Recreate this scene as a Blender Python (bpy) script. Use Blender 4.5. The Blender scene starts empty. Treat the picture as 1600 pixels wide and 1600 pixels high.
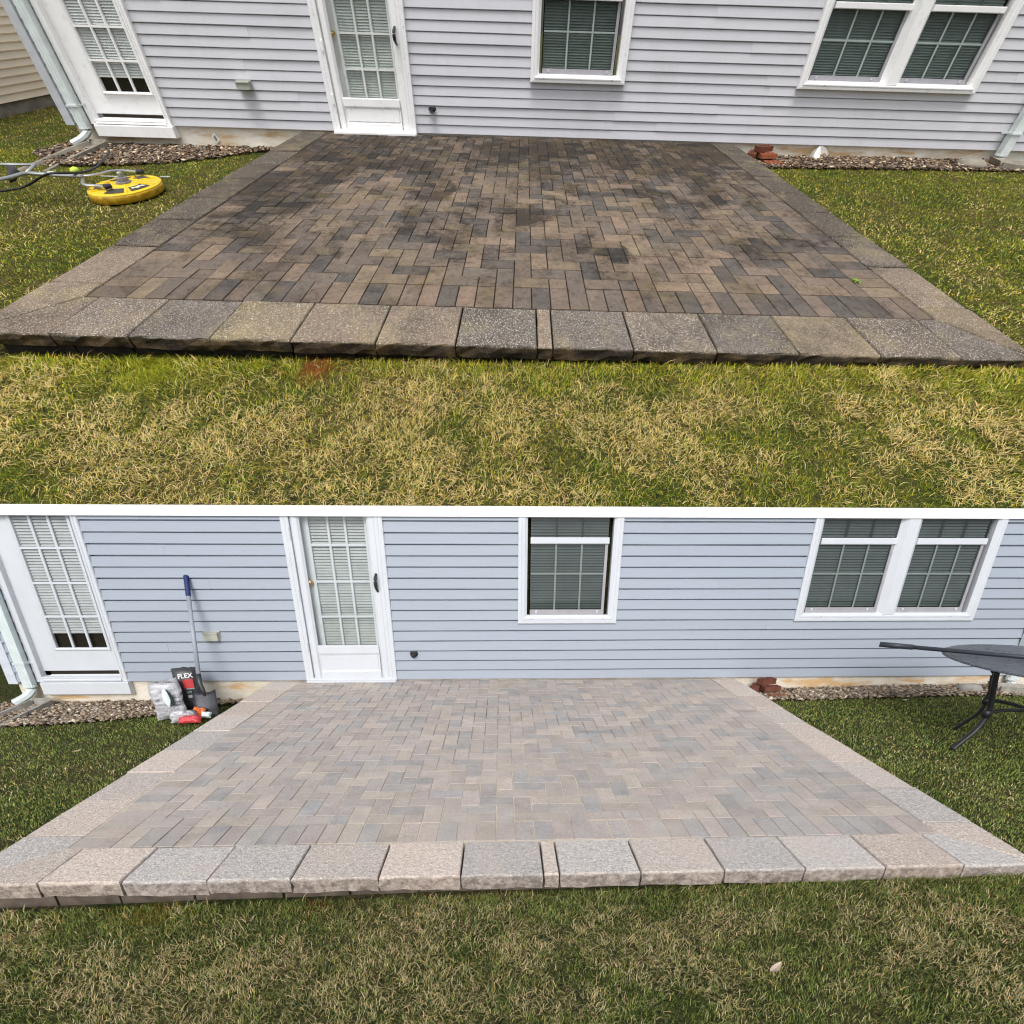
import bpy, math, random
import numpy as np
from mathutils import Matrix, Vector

random.seed(7)
RNG = np.random.default_rng(11)
scene = bpy.context.scene

# ------------------------------------------------------------------ frames of reference
# Two yards are built in one world.  The upper yard (1) is level; its lawn ends on top of the
# long wall of the lower yard (2), whose ground slopes down from the viewer to that wall.
def rot(p, y, r):
    p, y, r = (math.radians(v) for v in (p, y, r))
    cp, sp, cy, sy, cr, sr = math.cos(p), math.sin(p), math.cos(y), math.sin(y), math.cos(r), math.sin(r)
    B = np.array([[1, 0, 0], [0, 0, -1], [0, 1, 0.]])
    return (np.array([[cr, -sr, 0], [sr, cr, 0], [0, 0, 1]]) @ np.array([[1, 0, 0], [0, cp, -sp], [0, sp, cp]])
            @ B @ np.array([[cy, sy, 0], [-sy, cy, 0], [0, 0, 1]]))
R1, R2 = rot(58.328, -.763, 1.843), rot(19.29, -1.721, .138)
T1, T2 = np.array([-.011, -4.0179, 1.4065]), np.array([-.1079, -4.3832, 1.4757])
RS = np.array([1, .76, .935])
G, SS = 1 / 1.75, 2.905
K1 = G * SS * np.array([1, 2.0082, .6092])
CAM = K1 * T1

class Yard:
    def __init__(s, i):
        s.i = i
        if i == 1:
            s.D, s.M = K1 * RS, np.eye(3); s.O = np.zeros(3)
        else:
            s.D, s.M = G * RS, R1.T @ R2
            s.O = CAM - s.M @ (G * T2)
    def W(s, p):                      # yard metres -> world
        return s.O + (np.asarray(p, float) * s.D) @ s.M.T
    def L(s, w):                      # world -> yard metres
        return ((np.asarray(w, float) - s.O) @ s.M) / s.D
    def rotm(s):
        return Matrix([list(map(float, r)) for r in s.M]).to_4x4()
Y1, Y2 = Yard(1), Yard(2)

# ------------------------------------------------------------------ camera
cd = bpy.data.cameras.new('camera'); cam = bpy.data.objects.new('camera', cd)
scene.collection.objects.link(cam); scene.camera = cam
cd.sensor_width = 36; cd.lens = 661.4448 / 1600 * 36
cd.shift_x = (800 - 803.67) / 1600; cd.shift_y = (1069.9 - 800) / 1600
cd.clip_start = .02; cd.clip_end = 500
cm = (R1.T @ np.diag([1, -1, -1.]))
m4 = Matrix([list(map(float, r)) for r in cm]).to_4x4(); m4.translation = Vector(CAM)
cam.matrix_world = m4

# ------------------------------------------------------------------ overcast daylight
world = bpy.data.worlds.new('World'); scene.world = world; world.use_nodes = True
wn = world.node_tree.nodes; wl = world.node_tree.links
bg = wn['Background']; sky = wn.new('ShaderNodeTexSky'); sky.sky_type = 'NISHITA'; sky.sun_disc = False
SUN_EL, SUN_AZ = math.radians(71), math.radians(200)
sky.sun_elevation = SUN_EL; sky.sun_rotation = SUN_AZ
sky.air_density = 1.0; sky.dust_density = 4.0; sky.ozone_density = 1.0
hs = wn.new('ShaderNodeHueSaturation'); hs.inputs['Saturation'].default_value = .30
wl.new(sky.outputs[0], hs.inputs['Color']); wl.new(hs.outputs[0], bg.inputs['Color'])
bg.inputs['Strength'].default_value = .15
sd = bpy.data.lights.new('sun', 'SUN'); sd.energy = .85; sd.angle = math.radians(32); sd.color = (1, .97, .93)
sun = bpy.data.objects.new('sun', sd); scene.collection.objects.link(sun)
sdir = Vector((math.sin(SUN_AZ) * math.cos(SUN_EL), math.cos(SUN_AZ) * math.cos(SUN_EL), math.sin(SUN_EL)))
sun.rotation_euler = sdir.to_track_quat('Z', 'Y').to_euler(); sun.location = (0, -10, 20)
scene.view_settings.view_transform = 'Standard'; scene.view_settings.look = 'None'
scene.view_settings.gamma = 1; scene.view_settings.use_curve_mapping = False
scene.view_settings.exposure = .52
scene.cycles.use_denoising = True; scene.cycles.filter_width = 1.2
scene.cycles.max_bounces = 6; scene.cycles.transparent_max_bounces = 12

# ------------------------------------------------------------------ node helpers
class NT:
    def __init__(s, name, yard=None):
        s.m = bpy.data.materials.new(name); s.m.use_nodes = True
        s.t = s.m.node_tree; s.n = s.t.nodes; s.l = s.t.links
        s.b = s.n['Principled BSDF']; s.out = s.n['Material Output']; s.yard = yard; s._rc = None
    def node(s, t, **k):
        n = s.n.new(t)
        for a, v in k.items(): setattr(n, a, v)
        return n
    def put(s, sock, v):
        if isinstance(v, bpy.types.NodeSocket): s.l.new(v, sock)
        elif isinstance(v, (tuple, list)) and len(v) == 3 and sock.type == 'RGBA': sock.default_value = (*v, 1)
        else: sock.default_value = v
    def rc(s):                        # yard coordinates in metres
        if s._rc is None:
            g = s.node('ShaderNodeNewGeometry'); c = s.node('ShaderNodeCombineXYZ')
            for i in range(3):
                a = s.yard.M[:, i] / s.yard.D[i]
                d = s.node('ShaderNodeVectorMath', operation='DOT_PRODUCT')
                s.l.new(g.outputs['Position'], d.inputs[0]); d.inputs[1].default_value = tuple(map(float, a))
                s.l.new(s.math('SUBTRACT', d.outputs['Value'], float(s.yard.O @ a)), c.inputs[i])
            s._rc = c.outputs[0]
        return s._rc
    def vscale(s, v, sc):
        n = s.node('ShaderNodeVectorMath', operation='MULTIPLY'); s.put(n.inputs[0], v); n.inputs[1].default_value = sc
        return n.outputs[0]
    def noise(s, scale, detail=3, rough=.55, vec=None, dist=0, col=False):
        n = s.node('ShaderNodeTexNoise'); s.l.new(vec if vec is not None else s.rc(), n.inputs['Vector'])
        n.inputs['Scale'].default_value = scale; n.inputs['Detail'].default_value = detail
        n.inputs['Roughness'].default_value = rough; n.inputs['Distortion'].default_value = dist
        return n.outputs['Color' if col else 'Fac']
    def voro(s, scale, vec=None, out='Distance', feat='F1'):
        n = s.node('ShaderNodeTexVoronoi', feature=feat); s.l.new(vec if vec is not None else s.rc(), n.inputs['Vector'])
        n.inputs['Scale'].default_value = scale; return n.outputs[out]
    def ramp(s, f, stops, interp='LINEAR'):
        n = s.node('ShaderNodeValToRGB'); s.put(n.inputs[0], f); e = n.color_ramp.elements; n.color_ramp.interpolation = interp
        while len(e) < len(stops): e.new(.5)
        for k, (p, c) in enumerate(stops):
            e[k].position = p; e[k].color = (*c, 1) if isinstance(c, (tuple, list)) else (c, c, c, 1)
        return n.outputs[0]
    def mix(s, f, a, b, mode='MIX'):
        n = s.node('ShaderNodeMix', data_type='RGBA', blend_type=mode)
        s.put(n.inputs[0], f); s.put(n.inputs[6], a); s.put(n.inputs[7], b); return n.outputs[2]
    def math(s, op, a, b=0., c=0.):
        n = s.node('ShaderNodeMath', operation=op)
        s.put(n.inputs[0], a); s.put(n.inputs[1], b); s.put(n.inputs[2], c); return n.outputs[0]
    def sep(s):
        n = s.node('ShaderNodeSeparateXYZ'); s.l.new(s.rc(), n.inputs[0]); return n.outputs
    def blob(s, x, y, r, p=1.):      # soft round patch on the ground at x, y
        n = s.node('ShaderNodeVectorMath', operation='DISTANCE'); s.l.new(s.vscale(s.rc(), (1, p, 0)), n.inputs[0])
        n.inputs[1].default_value = (x, y * p, 0)
        return s.ramp(s.math('DIVIDE', n.outputs['Value'], r), [(0, 1.), (1, 0.)], 'EASE')
    def bump(s, h, strength=.3, dist=.01):
        n = s.node('ShaderNodeBump'); n.inputs['Strength'].default_value = strength; n.inputs['Distance'].default_value = dist
        s.l.new(h, n.inputs['Height']); s.l.new(n.outputs[0], s.b.inputs['Normal'])
    def done(s, col, rough=.6, spec=.3, metal=0.):
        s.put(s.b.inputs['Base Color'], col); s.put(s.b.inputs['Roughness'], rough)
        s.put(s.b.inputs['Specular IOR Level'], spec); s.b.inputs['Metallic'].default_value = metal
        return s.m

MATS = {}
def plain(name, col, rough=.5, spec=.35, metal=0., var=.12, scale=9., yard=None):
    key = (name, yard.i if yard else 0)
    if key not in MATS:
        n = NT(name, yard or Y1)
        f = n.ramp(n.noise(scale, 4), [(.3, 1 - var), (.7, 1 + var * .4)])
        n.bump(n.noise(scale * 14, 2), .08, .004)
        MATS[key] = n.done(n.mix(1., col, f, 'MULTIPLY'), rough, spec, metal)
    return MATS[key]

# ------------------------------------------------------------------ materials
def mat_siding(y, base, dirty):
    n = NT('vinyl_siding', y); st = n.vscale(n.rc(), (.5, 1, 9))
    g = n.noise(7, 4, .6, st)
    oi = n.node('ShaderNodeObjectInfo')
    c = n.mix(1., base, n.ramp(g, [(.3, .955), (.7, 1.02)]), 'MULTIPLY')
    c = n.mix(1., c, n.ramp(oi.outputs['Random'], [(0, .965), (1, 1.0)]), 'MULTIPLY')
    if dirty:
        d = n.noise(2.2, 6, .7, n.vscale(n.rc(), (1, 1, .35)))
        c = n.mix(n.ramp(d, [(.5, 0.), (.72, .30)]), c, (.42, .41, .40))
        sp = n.noise(55, 2, .5, n.vscale(n.rc(), (1, 1, .5)))
        c = n.mix(n.ramp(sp, [(.69, 0.), (.76, .22)]), c, (.26, .25, .24))
    n.bump(n.noise(30, 3, .5, n.vscale(n.rc(), (.35, 1, 5))), .10, .004)
    return n.done(c, .5, .3)
def mat_trim(y, base, dirty=0.):
    n = NT('white_trim', y)
    c = n.mix(1., base, n.ramp(n.noise(5, 4), [(.3, .95), (.7, 1.)]), 'MULTIPLY')
    c = n.mix(n.ramp(n.noise(11, 6, .7), [(.56, 0.), (.8, .35 + dirty)]), c, (.52, .48, .40))
    return n.done(c, .45, .35)
def mat_foundation(y):
    n = NT('stained_concrete', y); k = 1.22 if y.i == 1 else 1.   # upper concrete brightened to make up for its dimmer light
    t = lambda *c: tuple(min(.92, v * k) for v in c)
    st = n.vscale(n.rc(), (1, 1, 2.4))
    c = n.ramp(n.noise(2.4, 6, .65, st), [(.3, t(.54, .45, .32)), (.47, t(.67, .60, .48)), (.62, t(.76, .72, .63)), (.75, t(.63, .58, .48))])
    o = n.noise(1.6, 4, .6, n.vscale(n.rc(), (1, 1, 4)))
    c = n.mix(n.ramp(o, [(.54, 0.), (.64, .8)]), c, (.60, .36, .14))
    z = n.sep()[2]
    c = n.mix(n.math('MULTIPLY', n.ramp(n.math('ADD', n.math('MULTIPLY', z, -3.), n.noise(6, 4)), [(1.0, 0.), (1.5, .5)]), 1.), c, (.24, .18, .11))
    n.bump(n.noise(45, 5), .35, .008)
    return n.done(c, .9, .15)
def brick_color(n, use_attr):          # colour of the piece; its alpha is a random number
    a = n.node('ShaderNodeAttribute', attribute_name='col') if use_attr else n.node('ShaderNodeObjectInfo')
    n.rnd = a.outputs['Alpha']; return a.outputs['Color']
def mat_paver(y, attr):
    n = NT('concrete_paver', y); c = brick_color(n, attr)
    fine = n.noise(60, 5, .7); mid = n.noise(9, 5, .65)
    c = n.mix(1., c, n.ramp(fine, [(.28, .70), (.72, 1.22)]), 'MULTIPLY')
    c = n.mix(1., c, n.ramp(mid, [(.3, .80), (.7, 1.12)]), 'MULTIPLY')
    tone = n.noise(5.5, 4, .6, n.vscale(n.rc(), (1.1, 1, 1)))
    c = n.mix(n.ramp(tone, [(.35, 0.), (.65, .65 if y.i == 2 else .45)]), c, (.442, .394, .362) if y.i == 2 else (.178, .140, .110))
    sp = n.voro(150)
    rnd = n.noise(120, 1)
    if y.i == 1:
        st = n.noise(1.5, 6, .70, dist=.6); st2 = n.noise(6.5, 6, .75)
        d = n.math('ADD', n.ramp(st, [(.48, 0.), (.60, .9)]), n.ramp(st2, [(.48, 0.), (.63, .5)]))
        for b in ((-.18, -.62, .62, 1.), (.55, -.45, .55, .7), (-1.32, -1.15, .55, .5), (-2.05, -2.3, .75, .55), (-1.9, -.8, .8, .55), (1.1, -1.0, .5, .35), (1.5, -2.0, .45, .35), (-.25, -2.1, .42, .3)):
            m = n.math('MULTIPLY', n.blob(b[0], b[1], b[2]), n.ramp(st2, [(.3, .35), (.6, 1.)]))
            d = n.math('ADD', d, n.math('MULTIPLY', m, b[3]))
        yy = n.sep()[1]
        d = n.math('ADD', n.math('MULTIPLY', d, n.ramp(n.math('ADD', n.math('MULTIPLY', yy, .5), 1.75), [(.0, .35), (.5, 1.)])), n.math('MULTIPLY', n.ramp(n.math('ADD', yy, 2.), [(.4, 0.), (1., .75)]), n.ramp(st2, [(.35, .4), (.6, 1.)])))
        d = n.math('MULTIPLY', d, n.math('MULTIPLY_ADD', n.rnd, .75, .55))
        d = n.math('MINIMUM', n.math('ADD', d, n.ramp(n.noise(26, 5, .75), [(.5, 0.), (.72, .45)])), 1.)
        c = n.mix(n.math('MULTIPLY', d, .78), c, (.020, .0185, .0165))
        moss = n.ramp(n.noise(3.3, 5, .7), [(.53, 0.), (.70, .40)])
        c = n.mix(moss, c, (.20, .15, .07))
        c = n.mix(n.math('MULTIPLY', n.ramp(sp, [(.10, 1.), (.20, 0.)]), n.ramp(rnd, [(.50, 0.), (.62, .55)])), c, (.60, .57, .50))
    else:
        c = n.mix(n.ramp(n.noise(.9, 5, .6), [(.45, 0.), (.72, .25)]), c, (.26, .265, .275))
        c = n.mix(n.math('MULTIPLY', n.ramp(sp, [(.12, 1.), (.24, 0.)]), n.ramp(rnd, [(.48, 0.), (.6, .30)])), c, (.75, .72, .68))
        c = n.mix(n.ramp(n.noise(2.6, 5, .6), [(.50, 0.), (.72, .35)]), c, (.52, .46, .40))
    n.bump(n.noise(170, 3), .35, .004)
    return n.done(c, .95, .03)
def mat_slab(y):
    n = NT('aggregate_slab', y); c = brick_color(n, False)
    c = n.mix(1., c, n.ramp(n.noise(50, 5, .7), [(.3, .68), (.7, 1.25)]), 'MULTIPLY')
    sp = n.voro(165); rnd = n.noise(130, 2); sp2 = n.voro(95); rnd2 = n.noise(70, 2, vec=n.vscale(n.rc(), (1.3, 1.1, 1)))
    pos = n.sep(); orn = n.ramp(n.node('ShaderNodeObjectInfo').outputs['Random'], [(0, .45), (1, 1.)])
    if y.i == 1:
        d = n.ramp(n.noise(2.4, 6, .7), [(.45, 0.), (.68, .65)])
        back = n.ramp(n.math('ADD', pos[1], 3.4), [(.35, 0.), (1., .72)])
        d = n.math('MINIMUM', n.math('ADD', n.math('MULTIPLY', d, 1.1), back), .86)
        c = n.mix(d, c, (.055, .047, .039))
        c = n.mix(n.ramp(n.noise(4, 5, .7), [(.52, 0.), (.72, .45)]), c, (.33, .27, .12))
        up = n.ramp(pos[2], [(-.02 + .5 - .5, 0.), (.001, 1.)])
        w = n.math('MULTIPLY', n.ramp(sp, [(.26, 1.), (.40, 0.)]), n.ramp(rnd, [(.44, 0.), (.56, .85)]))
        w2 = n.math('MULTIPLY', n.ramp(sp2, [(.22, 1.), (.34, 0.)]), n.ramp(rnd2, [(.48, 0.), (.58, .85)]))
        vis = n.ramp(n.math('ADD', pos[1], 3.7), [(.3, 1.), (1., .6)])
        c = n.mix(n.math('MULTIPLY', n.math('MULTIPLY', n.math('MAXIMUM', w, w2), vis), orn), c, (.72, .68, .60))
        # front faces carry a black algae film
        face = n.ramp(n.math('ADD', n.math('MULTIPLY', pos[2], 40), n.math('ADD', n.noise(14, 4), .6)), [(.2, 1.), (.75, 0.)])
        c = n.mix(n.math('MULTIPLY', face, .93), c, n.mix(n.ramp(n.noise(7, 5, .7), [(.45, 0.), (.75, 1.)]), (.022, .018, .014), (.15, .10, .045)))
    else:
        w = n.math('MULTIPLY', n.ramp(sp2, [(.26, 1.), (.42, 0.)]), n.ramp(rnd, [(.42, 0.), (.55, .85)]))
        k = n.math('MULTIPLY', n.ramp(n.voro(95, n.vscale(n.rc(), (1.07, .93, 1.1))), [(.2, 1.), (.35, 0.)]), n.ramp(rnd2, [(.5, 0.), (.62, .55)]))
        c = n.mix(k, c, (.12, .11, .105))
        c = n.mix(n.math('MULTIPLY', w, orn), c, (.88, .85, .80))
        c = n.mix(n.ramp(n.noise(3, 5, .6), [(.5, 0.), (.7, .4)]), c, (.62, .50, .42))
        face = n.ramp(n.math('ADD', n.math('MULTIPLY', pos[2], 40), n.math('ADD', n.noise(20, 5, .7), .55)), [(.2, 1.), (.8, 0.)])
        c = n.mix(n.math('MULTIPLY', face, .75), c, n.mix(n.ramp(n.noise(26, 5, .75), [(.4, 0.), (.62, 1.)]), (.10, .075, .06), (.42, .35, .30)))
    n.bump(n.math('ADD', n.noise(120, 3), n.noise(35, 4)), .6, .006)
    return n.done(c, .95, .03)
def mat_bed(y):
    n = NT('joint_sand', y)
    if y.i == 1: c = n.ramp(n.noise(12, 4), [(.3, (.018, .014, .010)), (.7, (.045, .034, .022))])
    else:
        c = n.ramp(n.noise(1.1, 5), [(.38, (.12, .11, .10)), (.58, (.60, .52, .40))])
        c = n.mix(n.blob(0., -2.9, 2.1, 1.4), c, (.70, .61, .47))
    n.bump(n.noise(200, 2), .3, .003); return n.done(c, .95, .1)
def mat_lawn(y):
    n = NT('lawn_thatch', y)
    a = n.noise(2.2, 5, .6); b = n.noise(45, 5, .7)
    gr, st, so = ((.05, .07, .010), (.11, .085, .028), (.018, .017, .007)) if y.i == 1 else ((.05, .07, .018), (.10, .085, .04), (.02, .021, .011))
    c = n.mix(n.ramp(a, [(.40, 0.), (.62, 1.)]), gr, st)
    c = n.mix(n.ramp(b, [(.35, 1.), (.6, 0.)]), c, so)
    for x, yy, r, col in GROUND_SPOTS[y.i]: c = n.mix(n.math('MULTIPLY', n.blob(x, yy, r * .8, .8), .6 if y.i == 1 else .3), c, col)
    n.bump(b, .7, .02); return n.done(c, .95, .1)
def mat_attr(name, rough=.8, trans=0., spec=.2):
    n = NT(name, Y1); a = n.node('ShaderNodeAttribute', attribute_name='col')
    n.done(a.outputs['Color'], rough, spec)
    if trans:
        t = n.node('ShaderNodeBsdfTranslucent'); n.l.new(a.outputs['Color'], t.inputs[0])
        mx = n.node('ShaderNodeMixShader'); mx.inputs[0].default_value = trans
        n.l.new(n.b.outputs[0], mx.inputs[1]); n.l.new(t.outputs[0], mx.inputs[2]); n.l.new(mx.outputs[0], n.out.inputs[0])
    return n.m
def mat_glass(name, tint, refl=1.):
    n = NT(name, Y1); n.n.remove(n.b)
    tr = n.node('ShaderNodeBsdfTransparent'); tr.inputs[0].default_value = (*tint, 1)
    gl = n.node('ShaderNodeBsdfGlossy'); gl.inputs['Roughness'].default_value = .03; gl.inputs[0].default_value = (refl, refl, refl, 1)
    lw = n.node('ShaderNodeLayerWeight'); lw.inputs[0].default_value = .5
    fr = n.math('MULTIPLY_ADD', n.math('POWER', lw.outputs['Facing'], 5.), .95, .045)
    mx = n.node('ShaderNodeMixShader'); n.l.new(fr, mx.inputs[0])
    n.l.new(tr.outputs[0], mx.inputs[1]); n.l.new(gl.outputs[0], mx.inputs[2]); n.l.new(mx.outputs[0], n.out.inputs[0])
    return n.m
GROUND_SPOTS = {1: [(-1.72, -3.78, .22, (.24, .25, .012)), (-.98, -3.77, .15, (.20, .065, .012)), (-2.45, -3.76, .12, (.22, .22, .02)), (-1.25, -3.76, .07, (.2, .22, .01))],
                2: [(-1.70, -3.77, .20, (.20, .15, .015)), (-.98, -3.77, .14, (.13, .055, .015))]}

# ------------------------------------------------------------------ mesh helpers (yard metres)
def box(x0, x1, y0, y1, z0, z1):
    V = [(x, y, z) for z in (z0, z1) for y in (y0, y1) for x in (x0, x1)]
    return V, [(0, 2, 3, 1), (4, 5, 7, 6), (0, 1, 5, 4), (2, 6, 7, 3), (0, 4, 6, 2), (1, 3, 7, 5)]
def join(*ms):
    V, F = [], []
    for v, f in ms:
        o = len(V); V += list(map(tuple, v)); F += [tuple(i + o for i in t) for t in f]
    return V, F
def prism_poly(pts, z0, z1, ch=0., tops=None):
    """polygon in x,y raised from z0 to z1 with a chamfered rim"""
    n = len(pts); cx = sum(p[0] for p in pts) / n; cy = sum(p[1] for p in pts) / n
    V = [(x, y, z0) for x, y in pts]
    if ch:
        V += [(x, y, z1 - ch) for x, y in pts]
        for x, y in pts:
            dx, dy = cx - x, cy - y; L = math.hypot(dx, dy) or 1
            V.append((x + dx / L * ch * 1.4, y + dy / L * ch * 1.4, z1))
        rings = 3
    else: V += [(x, y, z1) for x, y in pts]; rings = 2
    F = [tuple(reversed(range(n)))]
    for r in range(rings - 1):
        for i in range(n):
            j = (i + 1) % n; F.append((r * n + i, r * n + j, (r + 1) * n + j, (r + 1) * n + i))
    F.append(tuple((rings - 1) * n + i for i in range(n)))
    return V, F
def rect(x0, x1, y0, y1): return [(x0, y0), (x1, y0), (x1, y1), (x0, y1)]
def ring_sweep(x0, x1, z0, z1, prof):
    """profile (inset, y) swept round an upright rectangle with mitred corners"""
    V = []
    for d, y in prof: V += [(x0 + d, y, z0 + d), (x1 - d, y, z0 + d), (x1 - d, y, z1 - d), (x0 + d, y, z1 - d)]
    F = []
    for r in range(len(prof) - 1):
        for i in range(4):
            j = (i + 1) % 4; F.append((r * 4 + i, r * 4 + j, r * 4 + 4 + j, r * 4 + 4 + i))
    return V, F
def tube(pts, rad, n=8, caps=True, flat=None):
    P = [np.array(p, float) for p in pts]; V, F = [], []
    rad = [rad] * len(P) if not isinstance(rad, (list, tuple)) else rad
    up = np.array([0, 0, 1.])
    for i, p in enumerate(P):
        t = P[min(i + 1, len(P) - 1)] - P[max(i - 1, 0)]; t = t / (np.linalg.norm(t) + 1e-9)
        a = np.cross(t, up)
        if np.linalg.norm(a) < .15: a = np.cross(t, np.array([0, 1., 0]))
        a /= np.linalg.norm(a); b = np.cross(a, t)
        for k in range(n):
            an = 2 * math.pi * (k + .5) / n; ra, rb = (rad[i], rad[i]) if flat is None else (rad[i] * flat[0], rad[i] * flat[1])
            V.append(tuple(p + a * math.cos(an) * ra + b * math.sin(an) * rb))
    for i in range(len(P) - 1):
        for k in range(n):
            l = (k + 1) % n; F.append((i * n + k, i * n + l, i * n + n + l, i * n + n + k))
    if caps: F += [tuple(reversed(range(n))), tuple(range((len(P) - 1) * n, len(P) * n))]
    return V, F
def smoothpath(pts, k=6):
    P = [np.array(p, float) for p in pts]; out = []
    for i in range(len(P) - 1):
        a, b, c, d = P[max(i - 1, 0)], P[i], P[i + 1], P[min(i + 2, len(P) - 1)]
        for j in range(k):
            t = j / k; out.append(tuple(.5 * ((2 * b) + (c - a) * t + (2 * a - 5 * b + 4 * c - d) * t * t + (3 * b - a - 3 * c + d) * t ** 3)))
    out.append(tuple(P[-1])); return out
def lathe(cx, cy, prof, n=24, ax=1., ay=1.):
    V, F = [], []
    for r, z in prof: V += [(cx + r * ax * math.cos(2 * math.pi * k / n), cy + r * ay * math.sin(2 * math.pi * k / n), z) for k in range(n)]
    for i in range(len(prof) - 1):
        for k in range(n):
            l = (k + 1) % n; F.append((i * n + k, i * n + l, i * n + n + l, i * n + n + k))
    F += [tuple(reversed(range(n))), tuple(range((len(prof) - 1) * n, len(prof) * n))]
    return V, F

COL = scene.collection
def mesh_data(yard, name, V, F, mat, o, smooth=False, cols=None):
    me = bpy.data.meshes.new(name)
    v = (np.asarray(V, float) - np.asarray(o)) * yard.D
    me.from_pydata(v.tolist(), [], F); me.materials.append(mat)
    if smooth: me.polygons.foreach_set('use_smooth', [True] * len(me.polygons))
    if cols is not None:
        a = me.color_attributes.new('col', 'FLOAT_COLOR', 'POINT'); a.data.foreach_set('color', np.asarray(cols, np.float32).ravel())
    me.update(); return me
def place(yard, ob, o, parent=None):
    """parent: (object, its yard origin)"""
    COL.objects.link(ob)
    if parent is None:
        m = yard.rotm(); m.translation = Vector(map(float, yard.W(o))); ob.matrix_world = m
    else:
        ob.parent = parent.ob; ob.location = Vector(map(float, (np.asarray(o) - np.asarray(parent.o)) * yard.D))
class H:                               # handle: object + yard + origin in yard metres
    def __init__(s, ob, yard, o): s.ob, s.yard, s.o = ob, yard, tuple(o)
def tag(ob, label=None, category=None, group=None, kind=None):
    for k, v in (('label', label), ('category', category), ('group', group), ('kind', kind)):
        if v: ob[k] = v
def thing(yard, name, o, label, cat, group=None):
    ob = bpy.data.objects.new(name, None); ob.empty_display_size = .1
    place(yard, ob, o); tag(ob, label, cat, group); return H(ob, yard, o)
def solid(yard, name, VF, mat, o=None, parent=None, smooth=False, cols=None, **tags):
    V, F = VF
    if o is None: o = parent.o if parent else tuple(np.mean(np.asarray(V), 0) * [1, 1, 0] + [0, 0, np.min(np.asarray(V)[:, 2])])
    ob = bpy.data.objects.new(name, mesh_data(yard, name, V, F, mat, o, smooth, cols))
    place(yard, ob, o, parent); tag(ob, **tags); return H(ob, yard, o)

def big_mesh(yard, name, V, quads, tris, mat, cols, **tags):
    """fast path for grass: numpy verts, faces; origin at yard 0"""
    me = bpy.data.meshes.new(name); v = (V * yard.D).astype(np.float32)
    me.vertices.add(len(v)); me.vertices.foreach_set('co', v.ravel())
    li = np.concatenate([quads.ravel(), tris.ravel()]).astype(np.int32)
    ls = np.concatenate([np.arange(len(quads)) * 4, len(quads) * 4 + np.arange(len(tris)) * 3]).astype(np.int32)
    me.loops.add(len(li)); me.loops.foreach_set('vertex_index', li)
    me.polygons.add(len(ls)); me.polygons.foreach_set('loop_start', ls)
    me.polygons.foreach_set('use_smooth', np.ones(len(ls), bool))
    me.update(calc_edges=True)
    a = me.color_attributes.new('col', 'FLOAT_COLOR', 'POINT'); a.data.foreach_set('color', cols.astype(np.float32).ravel())
    me.materials.append(mat); ob = bpy.data.objects.new(name, me); place(yard, ob, (0, 0, 0)); tag(ob, **tags); return ob

def vnoise(x, y, seed=0):              # smooth value noise on arrays
    def h(a, b): 
        s = np.sin(a * 127.1 + b * 311.7 + seed * 74.7) * 43758.5453
        return s - np.floor(s)
    xi, yi = np.floor(x), np.floor(y); u, v = x - xi, y - yi; u = u * u * (3 - 2 * u); v = v * v * (3 - 2 * v)
    return (h(xi, yi) * (1 - u) + h(xi + 1, yi) * u) * (1 - v) + (h(xi, yi + 1) * (1 - u) + h(xi + 1, yi + 1) * u) * v
def fbm(x, y, seed=0): return (vnoise(x, y, seed) + .5 * vnoise(2.1 * x, 2.1 * y, seed + 3) + .25 * vnoise(4.3 * x, 4.3 * y, seed + 9)) / 1.75

# ------------------------------------------------------------------ yard layout (metres; house wall on y = 0, paving on z = 0)
ZB, EX = .018, .1143
PO, PI_ = (-2.591, 2.467), (-2.281, 2.189)
YF, YI = -3.715, -3.411
FRONT_JOINTS = [-2.206, -1.8416, -1.457, -1.0826, -.6849, -.3074, .0783, .1526, .5352, .9323, 1.3184, 1.7094, 2.093]
SIDE_JOINTS_R = [-3.30, -2.85, -2.42, -1.985, -1.575, -1.14, -.71, -.29]
SIDE_JOINTS_L = [-3.285, -2.845, -2.45, -2.05, -1.62, -1.2, -.78, -.36]
TOP = {1: 2.75, 2: 1.80}               # height to which each wall is built
def lawn_z(x, y):
    x, y = np.asarray(x, float), np.asarray(y, float)
    t = np.clip((y + 3.7) / 3.7, 0, 1)
    zf = -.112 + .021 * np.clip(x, -2.6, 2.6); zb = -.200 + .014 * np.clip(x, -4.5, 4.5)
    return zf * (1 - t) + zb * t + .014 * (fbm(x * .9, y * .9, 5) - .5)

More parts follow.
